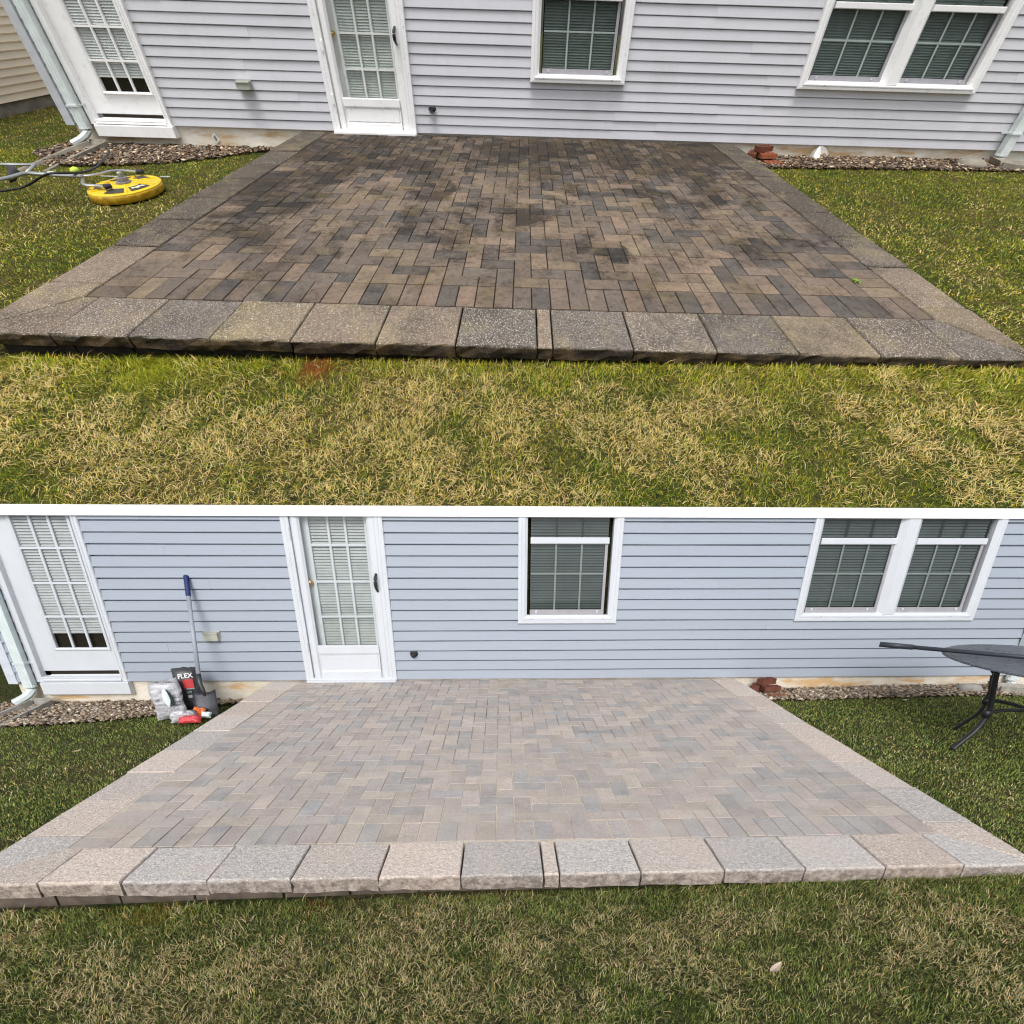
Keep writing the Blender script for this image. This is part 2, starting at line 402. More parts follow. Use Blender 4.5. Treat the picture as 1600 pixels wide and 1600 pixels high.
MT = {}
for y in (Y1, Y2):
    i = y.i
    MT['siding', i] = mat_siding(y, (.615, .615, .645) if i == 1 else (.352, .395, .455), i == 1)
    MT['trim', i] = mat_trim(y, (.93, .925, .91) if i == 1 else (.61, .64, .675), .15 if i == 1 else 0.)
    MT['found', i] = mat_foundation(y); MT['paver', i] = mat_paver(y, False); MT['paver_a', i] = mat_paver(y, True)
    MT['slab', i] = mat_slab(y); MT['bed', i] = mat_bed(y); MT['lawn', i] = mat_lawn(y)
    MT['corner', i] = plain('corner_vinyl', (.50, .52, .54) if i == 1 else (.60, .64, .70), .5, .3, yard=y)
    MT['gutter', i] = plain('gutter_paint', (.70, .76, .74) if i == 1 else (.66, .74, .74), .4, .4, yard=y)
    MT['concrete', i] = plain('grey_concrete', (.30, .27, .22) if i == 1 else (.36, .34, .30), .9, .1, var=.4, scale=7, yard=y)
    MT['blind', i] = plain('blind_slat', (.84, .85, .83) if i == 1 else (.66, .67, .67), .6, .2, yard=y)
    MT['dark', i] = plain('dark_backing', (.03, .024, .018), .9, .1, yard=y)  # near-black, stands for unlit depth behind panes and in gaps
    MT['grille', i] = plain('grille_paint', (.34, .40, .37) if i == 1 else (.20, .24, .225), .5, .3, yard=y)
    MT['rail', i] = plain('screen_rail', (.36, .35, .37), .5, .3, yard=y)
    MT['block', i] = plain('base_block', (.055, .047, .04) if i == 1 else (.13, .105, .085), .95, .1, var=.45, scale=12, yard=y)
GLASS_DARK = {1: mat_glass('screened_glass', (.42, .47, .45), .9), 2: mat_glass('screened_glass', (.33, .37, .355), .9)}
GLASS_DOOR = {1: mat_glass('door_glass', (.90, .92, .91), 1.), 2: mat_glass('door_glass', (.80, .82, .815), 1.)}
GRASS = mat_attr('grass_blade', .65, .22, .25)
PEBBLE = mat_attr('pebble', .75, 0., .3)
BLACK = plain('black_plastic', (.02, .02, .022), .45, .4)
BRASS = plain('brass', (.55, .36, .12), .3, .5, 1.)
STEEL = plain('galvanised_tube', (.42, .43, .42), .38, .5, .6)

# ------------------------------------------------------------------ houses
OPEN = [(-5.0, -4.06, .02, 2.14), (-2.202, -1.241, -.05, 2.12), (.062, 1.08, .67, 2.12), (2.98, 4.92, .685, 2.12)]
def siding(h, yard, x0, x1, ztop, mat, wav=True, seams=None):
    n = int((ztop - ZB) / EX) + 1
    rnd = random.Random(40 + yard.i)
    BT, GH, GB = (.0085, .0085, .0045) if yard.i == 1 else (.026, .0122, .026)      # butt depth, lock groove height and depth
    for k in range(n):
        z0 = ZB + k * EX; z1 = min(z0 + EX, ztop)
        if z1 - z0 < .03: continue
        segs = [(x0, x1)]
        for a, b, c, d in OPEN:
            if z0 + .5 * EX > c - .02 and z0 < d:
                segs = [s for p, q in segs for s in ((p, min(q, a + .02)), (max(p, b - .02), q)) if s[1] - s[0] > .02]
        out = []
        for p, q in segs:
            cuts = [c for c in ([2.67 + .02 * (k % 2)] if k in (4, 5) else [1.02 + .5 * (k % 2)] if k in (0, 1, 2) else [rnd.uniform(1.2, 2.9), rnd.uniform(-3.9, -2.4)] if k % 3 == 0 else [rnd.uniform(5.2, 7)]) if p + .25 < c < q - .25]
            e = [p] + sorted(cuts) + [q]; out += list(zip(e[:-1], e[1:]))
        for j, (p, q) in enumerate(out):
            m = max(2, int((q - p) / .45) + 1); V, F = [], []
            off = -.0025 * (j % 2)
            for s in range(m):
                x = p + (q - p) * s / (m - 1); w = (vnoise(np.array(x * 1.3), np.array(k * 7.3), 2) - .5) * .0045
                V += [(x, GB, z0 + w), (x, -BT + off, z0 + w), (x, -BT - .0015 + off, z0 + .005 + w), (x, -BT * .4 + off, z1 - GH + w), (x, GB, z1 - GH + w), (x, GB, z1 + .006)]
            for s in range(m - 1):
                for i in range(5): F.append((s * 6 + i, (s + 1) * 6 + i, (s + 1) * 6 + i + 1, s * 6 + i + 1))
            F += [tuple(range(6)), tuple(reversed(range((m - 1) * 6, m * 6)))]
            solid(yard, 'siding_board', (V, F), mat, (p, 0, z0), h)
def slat_blind(x0, x1, z0, z1, y, pitch=.030, tilt=.55, rs=random.Random(9)):
    V, F = [], []; z = z0
    w = .0145
    while z < z1:
        o = len(V); tl = tilt + rs.uniform(-.07, .07); dy, dz = w * math.cos(tl), w * math.sin(tl)
        V += [(x0, y - dy, z - dz), (x1, y - dy, z - dz), (x1, y + dy, z + dz), (x0, y + dy, z + dz)]; F.append((o, o + 1, o + 2, o + 3)); z += pitch
    return V, F
def backing_box(x0, x1, z0, z1, y0, y1):     # shallow open box, near-black: paints an unlit interior, blocks light from behind
    V, F = box(x0, x1, y0, y1, z0, z1); F = [f for f in F if f != (0, 1, 5, 4)]; return V, F
def lites(h, yard, x0, x1, z0, z1, cols, rows, y, glass, mat, w=.022, proud=.012):
    """each pane and each glazing bar its own piece"""
    xs = [x0] + cols + [x1]; zs = [z0] + rows + [z1]
    for c in cols: solid(yard, 'glazing_bar', prism_bar(c - w / 2, c + w / 2, z0, z1, y - proud, y + .006), mat, None, h)
    for r in rows: solid(yard, 'glazing_bar', box(x0, x1, y - proud * .9, y + .005, r - w / 2, r + w / 2), mat, None, h)
    for a, b in zip(xs[:-1], xs[1:]):
        for c, d in zip(zs[:-1], zs[1:]):
            solid(yard, 'pane', ([(a, y, c), (b, y, c), (b, y, d), (a, y, d)], [(0, 1, 2, 3)]), glass, (a, y, c), h)
def prism_bar(x0, x1, z0, z1, y0, y1):
    c = (x1 - x0) * .25
    V = [(x0, y1, z0), (x0, y0 + c, z0), (x0 + c, y0, z0), (x1 - c, y0, z0), (x1, y0 + c, z0), (x1, y1, z0)]
    V += [(a, b, z1) for a, b, _ in V]
    F = [(i, (i + 1) % 6, 6 + (i + 1) % 6, 6 + i) for i in range(6)] + [tuple(reversed(range(6))), tuple(range(6, 12))]
    return V, F
def window(h, yard, x0, x1, z0, panes, label):
    i = yard.i; zt = 2.10 if i == 1 else 1.8665
    tr = MT['trim', i]
    w = solid(yard, 'window', ring_sweep(x0, x1, z0, zt, [(0, .0), (0, -.040), (.006, -.045), (.030, -.047), (.036, -.041), (.040, -.047), (.062, -.045), (.092, -.022), (.092, .05)]), tr, (x0, 0, z0), h, label=label)
    for n, (a, b) in enumerate(panes):
        zs, zm0, zm1 = z0 + .092, 1.505, 1.572
        if n: solid(yard, 'mullion', prism_bar(panes[n - 1][1] + .035, a - .002, z0 + .075, zt, -.043, .045), tr, None, w)
        b2 = b + (.035 if n == 0 and len(panes) > 1 else .0)
        # lower sash behind its insect screen
        g = .020
        solid(yard, 'screen_rail', box(a - .004, b2, g - .012, g + .01, zs - .01, z0 + .150), MT['rail', i], None, w)
        for tx in (a + .06, b - .07): solid(yard, 'pull_tab', box(tx - .009, tx + .009, g - .020, g - .012, z0 + .117, z0 + .143), MT['corner', i], None, w)
        solid(yard, 'screen_track', box(b2 - .028, b2, g - .010, .05, z0 + .150, zm0), MT['rail', i], None, w)
        solid(yard, 'meeting_rail', prism_bar_h(a - .006, b2 + .006, zm0, zm1, -.012, .03), tr, None, w)
        xs = [a + (b2 - a) * t for t in (.325, .66)]
        gl = GLASS_DARK[i]
        solid(yard, 'pane', ([(a - .004, g, z0 + .15), (b2, g, z0 + .15), (b2, g, zm0), (a - .004, g, zm0)], [(0, 1, 2, 3)]), gl, (a, g, z0 + .15), w)
        solid(yard, 'pane', ([(a - .004, g - .006, zm1), (b2, g - .006, zm1), (b2, g - .006, zt), (a - .004, g - .006, zt)], [(0, 1, 2, 3)]), gl, (a, g, zm1), w)
        for x in xs: solid(yard, 'grille_bar', box(x - .009, x + .009, g - .004, g - .0005, z0 + .15, zt), MT['grille', i], None, w)
        solid(yard, 'grille_bar', box(a, b2, g - .0045, g - .0008, 1.191, 1.210), MT['grille', i], None, w)
        solid(yard, 'blind', slat_blind(a, b2, z0 + .17, zt - .01, .044, .0285, .95 if i == 2 else 1.22), MT['blind', i], (a, .046, z0), w, kind='stuff')
        solid(yard, 'dark_backing', backing_box(a - .01, b2 + .01, zs, zt, .024, .105), MT['dark', i], None, w)
    # sill ledge with drain slots
    solid(yard, 'sill', box(x0 + .045, x1 - .045, -.050, -.02, z0 + .048, z0 + .060), tr, None, w)
    for t in (.14, .86):
        sx = x0 + (x1 - x0) * t; solid(yard, 'drain_slot', box(sx - .012, sx + .012, -.0520, -.050, z0 + .049, z0 + .054), MT['rail', i], None, w)
def prism_bar_h(x0, x1, z0, z1, y0, y1):
    c = .008
    V = [(x0, y1, z0), (x0, y0 + c, z0), (x0, y0, z0 + c), (x0, y0, z1 - c), (x0, y0 + c, z1), (x0, y1, z1)]
    V += [(x1, b, d) for _, b, d in V]
    F = [(i, (i + 1) % 6, 6 + (i + 1) % 6, 6 + i) for i in range(6)] + [tuple(reversed(range(6))), tuple(range(6, 12))]
    return V, F
def storm_door(h, yard):
    i = yard.i; zt = 2.10 if i == 1 else 1.8665; tr = MT['trim', i]
    d = solid(yard, 'storm_door', ring_sweep(-2.202, -1.241, -.03, zt, [(0, .0), (0, -.034), (.004, -.038), (.040, -.038), (.043, -.034), (.046, -.038), (.078, -.038), (.078, .05)]), tr, (-2.2, 0, -.03), h,
              label='white storm door with black pull handle and glazed inner door')
    solid(yard, 'threshold', box(-2.19, -1.25, -.075, .0, -.028, .022), tr, None, d)
    # leaf: stiles, rails, kick panel
    y0 = -.032
    a, b = -2.118, -1.30; ga, gb, gz = -2.030, -1.402, .425
    solid(yard, 'stile', prism_bar(a, ga, .03, zt, y0, .0), tr, None, d)
    solid(yard, 'stile', prism_bar(gb, b, .03, zt, y0, .0), tr, None, d)
    solid(yard, 'rail', prism_bar_h(ga, gb, .325, gz, y0 - .002, .0), tr, None, d)
    solid(yard, 'rail', prism_bar_h(ga, gb, .030, .125, y0 - .001, .0), tr, None, d)
    solid(yard, 'kick_panel', ring_and_face(ga - .002, gb + .002, .123, .327, [(0, y0 + .004), (.018, y0 + .012), (.022, y0 + .014), (.026, y0 + .006)]), tr, None, d)
    for zz in (.35, .93, 1.55): solid(yard, 'hinge', box(-2.148, -2.128, -.047, -.030, zz, zz + .11), tr, None, d)
    for zz in (.25, .72, 1.2, 1.62): solid(yard, 'screw', box(-1.262, -1.256, -.040, -.037, zz, zz + .006), MT['rail', i], None, d)
    solid(yard, 'pane', ([(ga, -.012, gz), (gb, -.012, gz), (gb, -.012, zt), (ga, -.012, zt)], [(0, 1, 2, 3)]), mat_cached('storm_glass'), (ga, 0, gz), d)
    hx = -1.350
    hp = smoothpath([(hx, -.036, 1.02), (hx - .004, -.070, 1.055), (hx - .006, -.082, 1.11), (hx - .004, -.072, 1.165), (hx, -.036, 1.20)], 4)
    solid(yard, 'pull_handle', tube(hp, [.012, .012, .013, .014, .015, .016, .017, .018, .018, .018, .017, .016, .015, .013, .012, .012, .012], 8), BLACK, None, d, True)
    # inner door
    yi = .075
    la, lb, lz = -1.985, -1.432, .35
    inner = [(a - .04, la, -.02, zt), (lb, b + .05, -.02, zt), (la, lb, -.02, lz)]
    for p, q, r, s in inner: solid(yard, 'inner_door', box(p, q, yi, yi + .04, r, s), tr, None, d)
    solid(yard, 'lite_frame', ring_sweep(la - .02, lb + .02, lz - .02, zt, [(0, yi), (0, yi - .012), (.012, yi - .016), (.03, yi - .008), (.03, yi + .03)]), tr, None, d)
    c3 = (lb - la - .06) / 3
    lites(d, yard, la + .01, lb - .01, lz + .01, zt, [la + .03 + c3, la + .03 + 2 * c3], [.735, 1.115, 1.49], yi + .005, GLASS_DOOR[i], tr, .024, .014)
    solid(yard, 'blind', slat_blind(la, lb, lz + .02, zt - .01, yi + .022, .030, 1.0 if i == 2 else 1.3), MT['blind', i], (la, yi, lz), d, kind='stuff')
    solid(yard, 'dark_backing', backing_box(la - .03, lb + .03, lz - .05, zt, yi + .041, yi + .06), MT['dark', i], None, d)
    V, F = lathe(0, 0, [(.012, 0), (.014, .02), (.030, .03), (.034, .045), (.028, .06), (.008, .066)], 14)
    V = [(-2.035 + x, yi - z, 1.105 + y) for x, y, z in V]
    solid(yard, 'door_knob', (V, F), BRASS, None, d, True)
def ring_and_face(x0, x1, z0, z1, prof):
    V, F = ring_sweep(x0, x1, z0, z1, prof); n = len(prof) * 4; F.append((n - 4, n - 3, n - 2, n - 1)); return V, F
_MC = {}
def mat_cached(k):
    if k not in _MC: _MC[k] = mat_glass(k, (.95, .97, .95), .8)
    return _MC[k]
def french_door(h, yard):
    i = yard.i; zt = 2.10 if i == 1 else 1.8665; tr = MT['trim', i]
    d = solid(yard, 'glazed_door', ring_sweep(-4.995, -4.066, .02, zt, [(0, .0), (0, -.030), (.006, -.040), (.012, -.030), (.040, -.030), (.044, -.036), (.060, -.034), (.066, .030)]), tr, (-5, 0, .02), h,
              label='white fixed door of fifteen panes at the house corner')
    a, b, yi = -4.93, -4.13, .020
    ga, gb, gz = -4.715, -4.195, .405
    for p, q, r, s in ((a, ga, .14, zt), (gb, b, .14, zt), (ga, gb, .14, gz)): solid(yard, 'door_leaf', box(p, q, yi, yi + .03, r, s), tr, None, d)
    solid(yard, 'lite_frame', ring_sweep(ga - .025, gb + .025, gz - .028, zt, [(0, yi), (0, yi - .014), (.010, yi - .018), (.028, yi - .008), (.030, yi + .02)]), tr, None, d)
    c3 = (gb - ga) / 3
    lites(d, yard, ga, gb, gz, zt, [ga + c3, ga + 2 * c3], [.752, 1.105, 1.457], yi + .004, GLASS_DOOR[i], tr, .024, .014)
    solid(yard, 'blind', slat_blind(ga, gb, .585, zt - .01, yi + .016, .029, 1.0 if i == 2 else 1.3), MT['blind', i], (ga, yi, gz), d, kind='stuff')
    solid(yard, 'blind_rail', box(ga, gb, yi + .010, yi + .022, .566, .582), MT['blind', i], None, d)
    solid(yard, 'dark_backing', backing_box(ga - .03, gb + .03, gz - .05, zt, yi + .031, yi + .05), MT['dark', i], None, d)
    # sloping sill, gap strip and apron board
    V = [(-4.93, -.045, .045), (-4.125, -.045, .045), (-4.145, yi, .10), (-4.86, yi, .10), (-4.93, -.045, .03), (-4.125, -.045, .03), (-4.145, yi, .03), (-4.86, yi, .03)]
    solid(yard, 'sill', (V, [(0, 1, 2, 3), (0, 4, 5, 1), (1, 5, 6, 2), (0, 3, 7, 4)]), tr, None, d)
    solid(yard, 'gap_strip', box(-4.86, -4.15, yi - .004, yi + .02, .1, .138), MT['dark', i], None, d)  # painted near-black to stand for the dark gap above the sill
    solid(yard, 'apron_board', prism_bar_h(-4.955, -4.055, -.128, .0195, -.062, .012), tr, None, d)
def downspout(h, yard, x, dx):
    i = yard.i; m = MT['gutter', i]; zt = TOP[i] - .02; y = -.065
    pts = [(-.048, -.03), (-.03, -.034), (-.018, -.030), (0, -.034), (.018, -.030), (.03, -.034), (.048, -.03), (.05, .03), (-.05, .03)]
    V = [(x + a, y + b, z) for z in (-.03, zt) for a, b in pts]; n = len(pts)
    F = [(k, (k + 1) % n, n + (k + 1) % n, n + k) for k in range(n)]
    s = solid(yard, 'downspout', (V, F), m, (x, y, 0), h, label='white downspout with bent outlet')
    path = smoothpath([(x, y, .0), (x, y - .005, -.07), (x + dx * .4, y - .05, -.135), (x + dx, y - .11, -.185)], 4)
    solid(yard, 'elbow', tube(path, .062, 8, False, (.95, .68)), m, None, s)
    solid(yard, 'bracket', join(box(x - .06, x + .06, y - .040, y + .05, .24, .262), box(x + (.06 if dx < 0 else -.115), x + (.115 if dx < 0 else -.06), -.034, -.024, .238, .268)), m, None, s)
def house(yard, label):
    i = yard.i
    h = thing(yard, 'house', (0, 0, -.3), label, 'house')
    siding(h, yard, -5.21, 8.5, TOP[i], MT['siding', i])
    solid(yard, 'foundation', box(-5.24, 8.5, .014, .09, -.6, ZB + .012), MT['found', i], None, h)
    solid(yard, 'corner_board', join(box(-5.30, -5.205, -.030, .0, ZB - .02, TOP[i]), box(-5.30, -5.27, .0, .08, ZB - .02, TOP[i])), MT['corner', i], None, h)
    solid(yard, 'side_wall', box(-5.265, -5.22, .08, .6 if i == 2 else 7, -.6, TOP[i]) if i == 1 else box(-5.265, -5.22, .09, .11, -.6, TOP[i]), MT['siding', i], None, h)
    french_door(h, yard); storm_door(h, yard)
    window(h, yard, .0583, 1.0841, .665, [(.187, .952)], 'single white sash window with dark glass and grille bars')
    window(h, yard, 2.9766, 4.9233, .682, [(3.098, 3.832), (4.086, 4.800)], 'double white sash window with two dark lower panes')
    downspout(h, yard, -5.06, -.13); downspout(h, yard, 5.60, .14)
    g = MT['outlet']
    o = solid(yard, 'outlet_cover', join(box(-3.155, -3.015, -.075, -.015, .49, .565), box(-3.160, -3.010, -.082, -.018, .565, .582)), g, None, h)
    solid(yard, 'outlet_plate', box(-3.165, -3.005, -.030, -.018, .482, .592), g, None, o)
    b = solid(yard, 'hose_bib', join(tube([(-1.04, .0, .325), (-1.04, -.06, .325), (-1.04, -.085, .30)], .022, 8), lathe_y(-1.04, -.07, .335, .034, .012)), BLACK, None, h)
    solid(yard, 'wall_flange', lathe_y(-1.04, -.018, .325, .042, .014), BLACK, None, b)
    if i == 2:
        solid(yard, 'divider_board', box(-5.32, 8.5, -.058, .135, 1.768, 1.868), MT['trim', 1], None, h, label='long white divider board between the two yards')  # stands for the white band that divides the two yards
    return h
def lathe_y(x, y, z, r, t):
    V, F = lathe(0, 0, [(r, 0), (r, t * .6), (r * .7, t)], 12); return [(x + a, y - c, z + b) for a, b, c in V], F
MT['outlet'] = plain('outlet_plastic', (.44, .45, .38), .5, .3)
HOUSE1 = house(Y1, 'pale lilac-grey sided house wall behind the dark dirty patio')
HOUSE2 = house(Y2, 'blue-grey sided house wall behind the clean pale patio')

# neighbour's house beyond the corner of the upper house
nb = thing(Y1, 'neighbour_house', (-7.38, 1.5, -.2), 'beige sided neighbouring house beyond the corner downspout', 'house')
bm_ = plain('beige_siding', (.88, .75, .57), .55, .3, var=.06, scale=4, yard=Y1)
zb = -.085
for k in range(26):
    z0 = zb + k * EX
    V = []
    for yy in (-.6, 9.):
        V += [(-7.40, yy, z0), (-7.375, yy, z0), (-7.373, yy, z0 + .005), (-7.386, yy, z0 + EX - .009), (-7.404, yy, z0 + EX - .009), (-7.404, yy, z0 + EX + .004)]
    solid(Y1, 'siding_board', (V, [(i, i + 1, 7 + i, 6 + i) for i in range(5)] + [tuple(range(6)), tuple(range(6, 12))]), bm_, (-7.4, -.6, z0), nb)
solid(Y1, 'foundation', box(-7.9, -7.398, -.6, 9., -.7, zb + .01), MT['concrete', 1], None, nb)
solid(Y1, 'end_wall', box(-11., -7.41, -.62, -.58, -.4, 2.9), bm_, None, nb)

# ------------------------------------------------------------------ patios
def patio(yard, label):
    i = yard.i
    t = thing(yard, 'patio', (0, -1.8, -.15), label, 'patio')
    rnd = random.Random(5)
    # sand bed in the joints
    zbed = -.013 if i == 1 else -.005
    solid(yard, 'joint_sand', box(PI_[0] - .01, PI_[1] + .01, YI - .005, .008, -.2, zbed), MT['bed', i], None, t)
    pal = ([(.198, .154, .120), (.262, .192, .138), (.240, .186, .128), (.108, .098, .090), (.165, .137, .114)] if i == 1 else
           [(.455, .392, .355), (.505, .430, .380), (.490, .428, .365), (.372, .362, .355), (.420, .384, .360)])
    wts = [.30, .20, .14, .20, .16]
    B = .2032; hB = B / 2; jw = .0062 if i == 1 else .0042
    bricks = []                          # (x0, x1, y0, y1, colour)
    def colour():
        c = np.array(pal[rnd.choices(range(5), wts)[0]]); v = rnd.uniform(.86, 1.14); return tuple(np.clip(c * v * (1 + np.array([rnd.uniform(-.014, .014) for _ in range(3)])), 0, 1))
    fx0, fx1, fy0 = PI_[0] + B, PI_[1] - B, YI + B
    # soldier courses: front, left and right
    n = 0; x = PI_[0] + B
    while x < PI_[1] - .03: bricks.append((x, min(x + hB, PI_[1]), YI, fy0, colour())); x += hB
    bricks.append((PI_[0], PI_[0] + B, YI, YI + hB, colour())); 
    yy = YI + hB
    while yy < -.01: bricks.append((PI_[0], PI_[0] + B, yy, min(yy + hB, 0), colour())); yy += hB
    yy = fy0
    while yy < -.01: bricks.append((PI_[1] - B, PI_[1], yy, min(yy + hB, 0), colour())); yy += hB
    # herringbone field; one long brick starts at x = -.905 in the first row
    ph = round((-.905 - fx0) / hB)
    nx, ny = 40, int(-fy0 / hB) + 1
    for b in range(-1, ny + 1):
        for a in range(-2, nx + 1):
            d = (a - ph - b) % 4
            if d == 0: r = (a, a + 2, b, b + 1)
            elif d == 3: r = (a, a + 1, b, b + 2)
            else: continue
            c = colour()
            x0, x1, y0, y1 = fx0 + r[0] * hB, fx0 + r[1] * hB, fy0 + r[2] * hB, fy0 + r[3] * hB
            x0, x1, y0, y1 = max(x0, fx0), min(x1, fx1), max(y0, fy0), min(y1, 0.)
            if x1 - x0 > .02 and y1 - y0 > .02: bricks.append((x0, x1, y0, y1, c))
    bricks.sort(key=lambda r: r[2]); cache = {}
    far = [[], [], []]
    for k, (x0, x1, y0, y1, c) in enumerate(bricks):
        dz = rnd.uniform(-.0022, .0018); w, l = x1 - x0, y1 - y0
        if k < 296:
            key = (round(w, 3), round(l, 3))
            if key not in cache:
                V, F = prism_poly(rect(jw / 2, w - jw / 2, jw / 2, l - jw / 2), -.06, 0., .0028); cache[key] = mesh_data(yard, 'brick', V, F, MT['paver', i], (0, 0, 0))
            ob = bpy.data.objects.new('brick', cache[key]); place(yard, ob, (x0, y0, dz), t); ob.color = (*c, rnd.random())
            ob.rotation_euler = (rnd.uniform(-.004, .004), rnd.uniform(-.004, .004), rnd.uniform(-.005, .005))
        else:
            V, F = prism_poly(rect(x0 + jw / 2, x1 - jw / 2, y0 + jw / 2, y1 - jw / 2), -.06, dz, .0028)
            o = len(far[0]); far[0] += V; far[1] += [tuple(q + o for q in f) for f in F]; far[2] += [(*c, rnd.random())] * len(V)
    solid(yard, 'brick_field', (far[0], far[1]), MT['paver_a', i], None, t, cols=far[2], kind='stuff')
    # border slabs, mitred at the two front corners
    spal = ([(.225, .171, .124), (.193, .153, .119), (.150, .128, .108), (.235, .183, .122)] if i == 1 else
            [(.58, .49, .425), (.56, .495, .445), (.495, .462, .440), (.57, .49, .43), (.525, .485, .455)])
    seq = [0, 1, 2, 3, 0, 0, 2, 0, 2, 1, 2, 3, 1, 2]; g = .0030; TH = .088; gg = .013 if i == 1 else .005; gs = .009 if i == 1 else .002
    def slab(poly, ci, dz=0.):
        # break long edges so that the split stone edge is a little uneven
        V, F = slab_mesh(poly, -TH, 0., rnd)
        cx, cy = sum(p[0] for p in poly) / len(poly), sum(p[1] for p in poly) / len(poly)
        h = solid(yard, 'slab', (V, F), MT['slab', i], (cx, cy, 0), t); c = np.array(spal[ci % len(spal)]) * rnd.uniform(.88, 1.12)
        h.ob.color = (*c, 1); h.ob.location.z += dz * yard.D[2]; h.ob.rotation_euler = (rnd.uniform(-.004, .004), rnd.uniform(-.004, .004), 0)
    e = FRONT_JOINTS
    for k, (a, b) in enumerate(zip(e[:-1], e[1:])): slab([(a + g, YF), (b - g, YF), (b - g, YI - g), (a + g, YI - g)], seq[k + 1] if i == 1 else [0, 2, 4, 1, 0, 2, 3, 4, 1, 2, 4, 0][k], rnd.uniform(-.003, .003))
    slab([(PO[0], YF), (e[0] - g, YF), (e[0] - g, YI - g), (PI_[0] - g, YI - g)], 0 if i == 1 else 3)
    slab([(e[-1] + g, YF), (PO[1], YF), (PI_[1] + g, YI - g), (e[-1] + g, YI - g)], 2)
    for side, js in ((0, SIDE_JOINTS_L), (1, SIDE_JOINTS_R)):
        o, n_ = PO[side], PI_[side]; sg = 1 if side else -1
        q = [(n_ + sg * gg, YI + g), (o, YF + g * 3), (o, js[0] - g), (n_ + sg * gg, js[0] - g)]
        slab(q if side else q[::-1], 4 if side == 0 else 3, .002)
        ends = js + [-.004]
        for k, (a, b) in enumerate(zip(ends[:-1], ends[1:])):
            q = [(n_ + sg * gg, a + gs), (o + rnd.uniform(-.006, .006), a + gs), (o + rnd.uniform(-.006, .006), b - gs), (n_ + sg * gg, b - gs)]
            slab(q if side else q[::-1], (0, 1, 3, 4, 1, 0, 3, 1)[(k + 3 * side) % 8], rnd.uniform(-.004, .003))
    # base course of blocks set back under the slabs
    x = PO[0] + .06
    while x < PO[1] - .2:
        w = rnd.uniform(.28, .42); solid(yard, 'base_block', prism_poly(rect(x, min(x + w, PO[1] - .06) - .012, YF + .035 + rnd.uniform(0, .015), YF + .2), -.32, -TH - .002, .006), MT['block', i], None, t); x += w
    for xx in (PO[0] + .05, PO[1] - .2):
        yy = YF + .21
        while yy < -.2:
            solid(yard, 'base_block', prism_poly(rect(xx, xx + .15, yy, yy + .385), -.32, -TH - .002, .006), MT['block', i], None, t); yy += .4
    return t
def slab_mesh(poly, z0, z1, rnd):
    n = len(poly); ar = sum(poly[k][0] * poly[(k + 1) % n][1] - poly[(k + 1) % n][0] * poly[k][1] for k in range(n))
    if ar < 0: poly = poly[::-1]
    nor = []
    for k in range(n):
        a, b = poly[k], poly[(k + 1) % n]; L = math.hypot(b[0] - a[0], b[1] - a[1]); nor.append((-(b[1] - a[1]) / L, (b[0] - a[0]) / L))
    P = []
    for k in range(n):
        a, b = poly[k], poly[(k + 1) % n]; L = math.hypot(b[0] - a[0], b[1] - a[1]); m = max(1, int(L / .05))
        front = abs(a[1] - YF) < .001 and abs(b[1] - YF) < .001
        for j in range(m):
            t = j / m; x, y = a[0] + (b[0] - a[0]) * t, a[1] + (b[1] - a[1]) * t
            if j: d = nor[k]
            else:
                p, q = nor[k - 1], nor[k]; c = 1 + p[0] * q[0] + p[1] * q[1]; d = ((p[0] + q[0]) / c, (p[1] + q[1]) / c)
            P.append((x, y, d, front))
    N = len(P); rings = []
    chip = [rnd.random() < .03 for _ in P]
    for z, ins, jit in ((z0, .003, .006), (z0 + .45 * (z1 - z0), .0, .006), (z1 - .011, .0005, .004), (z1 - .002, .003, .0015), (z1, .006, .001)):
        R = []
        for (x, y, d, fr), ch in zip(P, chip):
            j = jit if fr else .0006; i = ins + rnd.uniform(-j, j) + (.003 if ch and z > z1 - .012 else 0)
            R.append((x + d[0] * i, y + d[1] * i, z + (rnd.uniform(-.001, .001) if z > z0 + .01 else rnd.uniform(-.004, .004))))
        rings.append(R)
    V = [v for R in rings for v in R]; F = [tuple(reversed(range(N)))]
    for r in range(len(rings) - 1):
        for k in range(N):
            l = (k + 1) % N; F.append((r * N + k, r * N + l, r * N + N + l, r * N + N + k))
    F.append(tuple((len(rings) - 1) * N + k for k in range(N)))
    return V, F
PATIO1 = patio(Y1, 'dark dirty paver patio with stained bricks and black slab edge')
PATIO2 = patio(Y2, 'clean pale paver patio with pinkish and grey bricks')

# ------------------------------------------------------------------ lawns, grass and gravel
def in_gravel(x, y):
    left = (x < -2.55) & (x > -5.45) & (y > np.interp(x, [-5.4, -4.9, -4.45, -4.0, -3.75, -3.45, -3.1, -2.6], [-.45, -.83, -.80, -.69, -.61, -.43, -.13, -.08])) & (y < .02)
    right = (x > 2.5) & (x < 5.75) & (y > np.interp(x, [2.5, 2.9, 5.0, 5.7], [-.46, -.44, -.40, -.38])) & (y < .02)
    return left | right
def sheet(yard, name, xs, rows, mat, **tags):
    V = [p for r in rows for p in r]; n = len(xs); m = len(rows)
    F = [(j * n + i, j * n + i + 1, (j + 1) * n + i + 1, (j + 1) * n + i) for j in range(m - 1) for i in range(n - 1)]
    return solid(yard, name, (V, F), mat, (0, 0, 0), None, True, **tags)
XS1 = np.concatenate([[-40, -25, -16, -11], np.linspace(-9, 9, 61), [11, 16, 25, 40]])
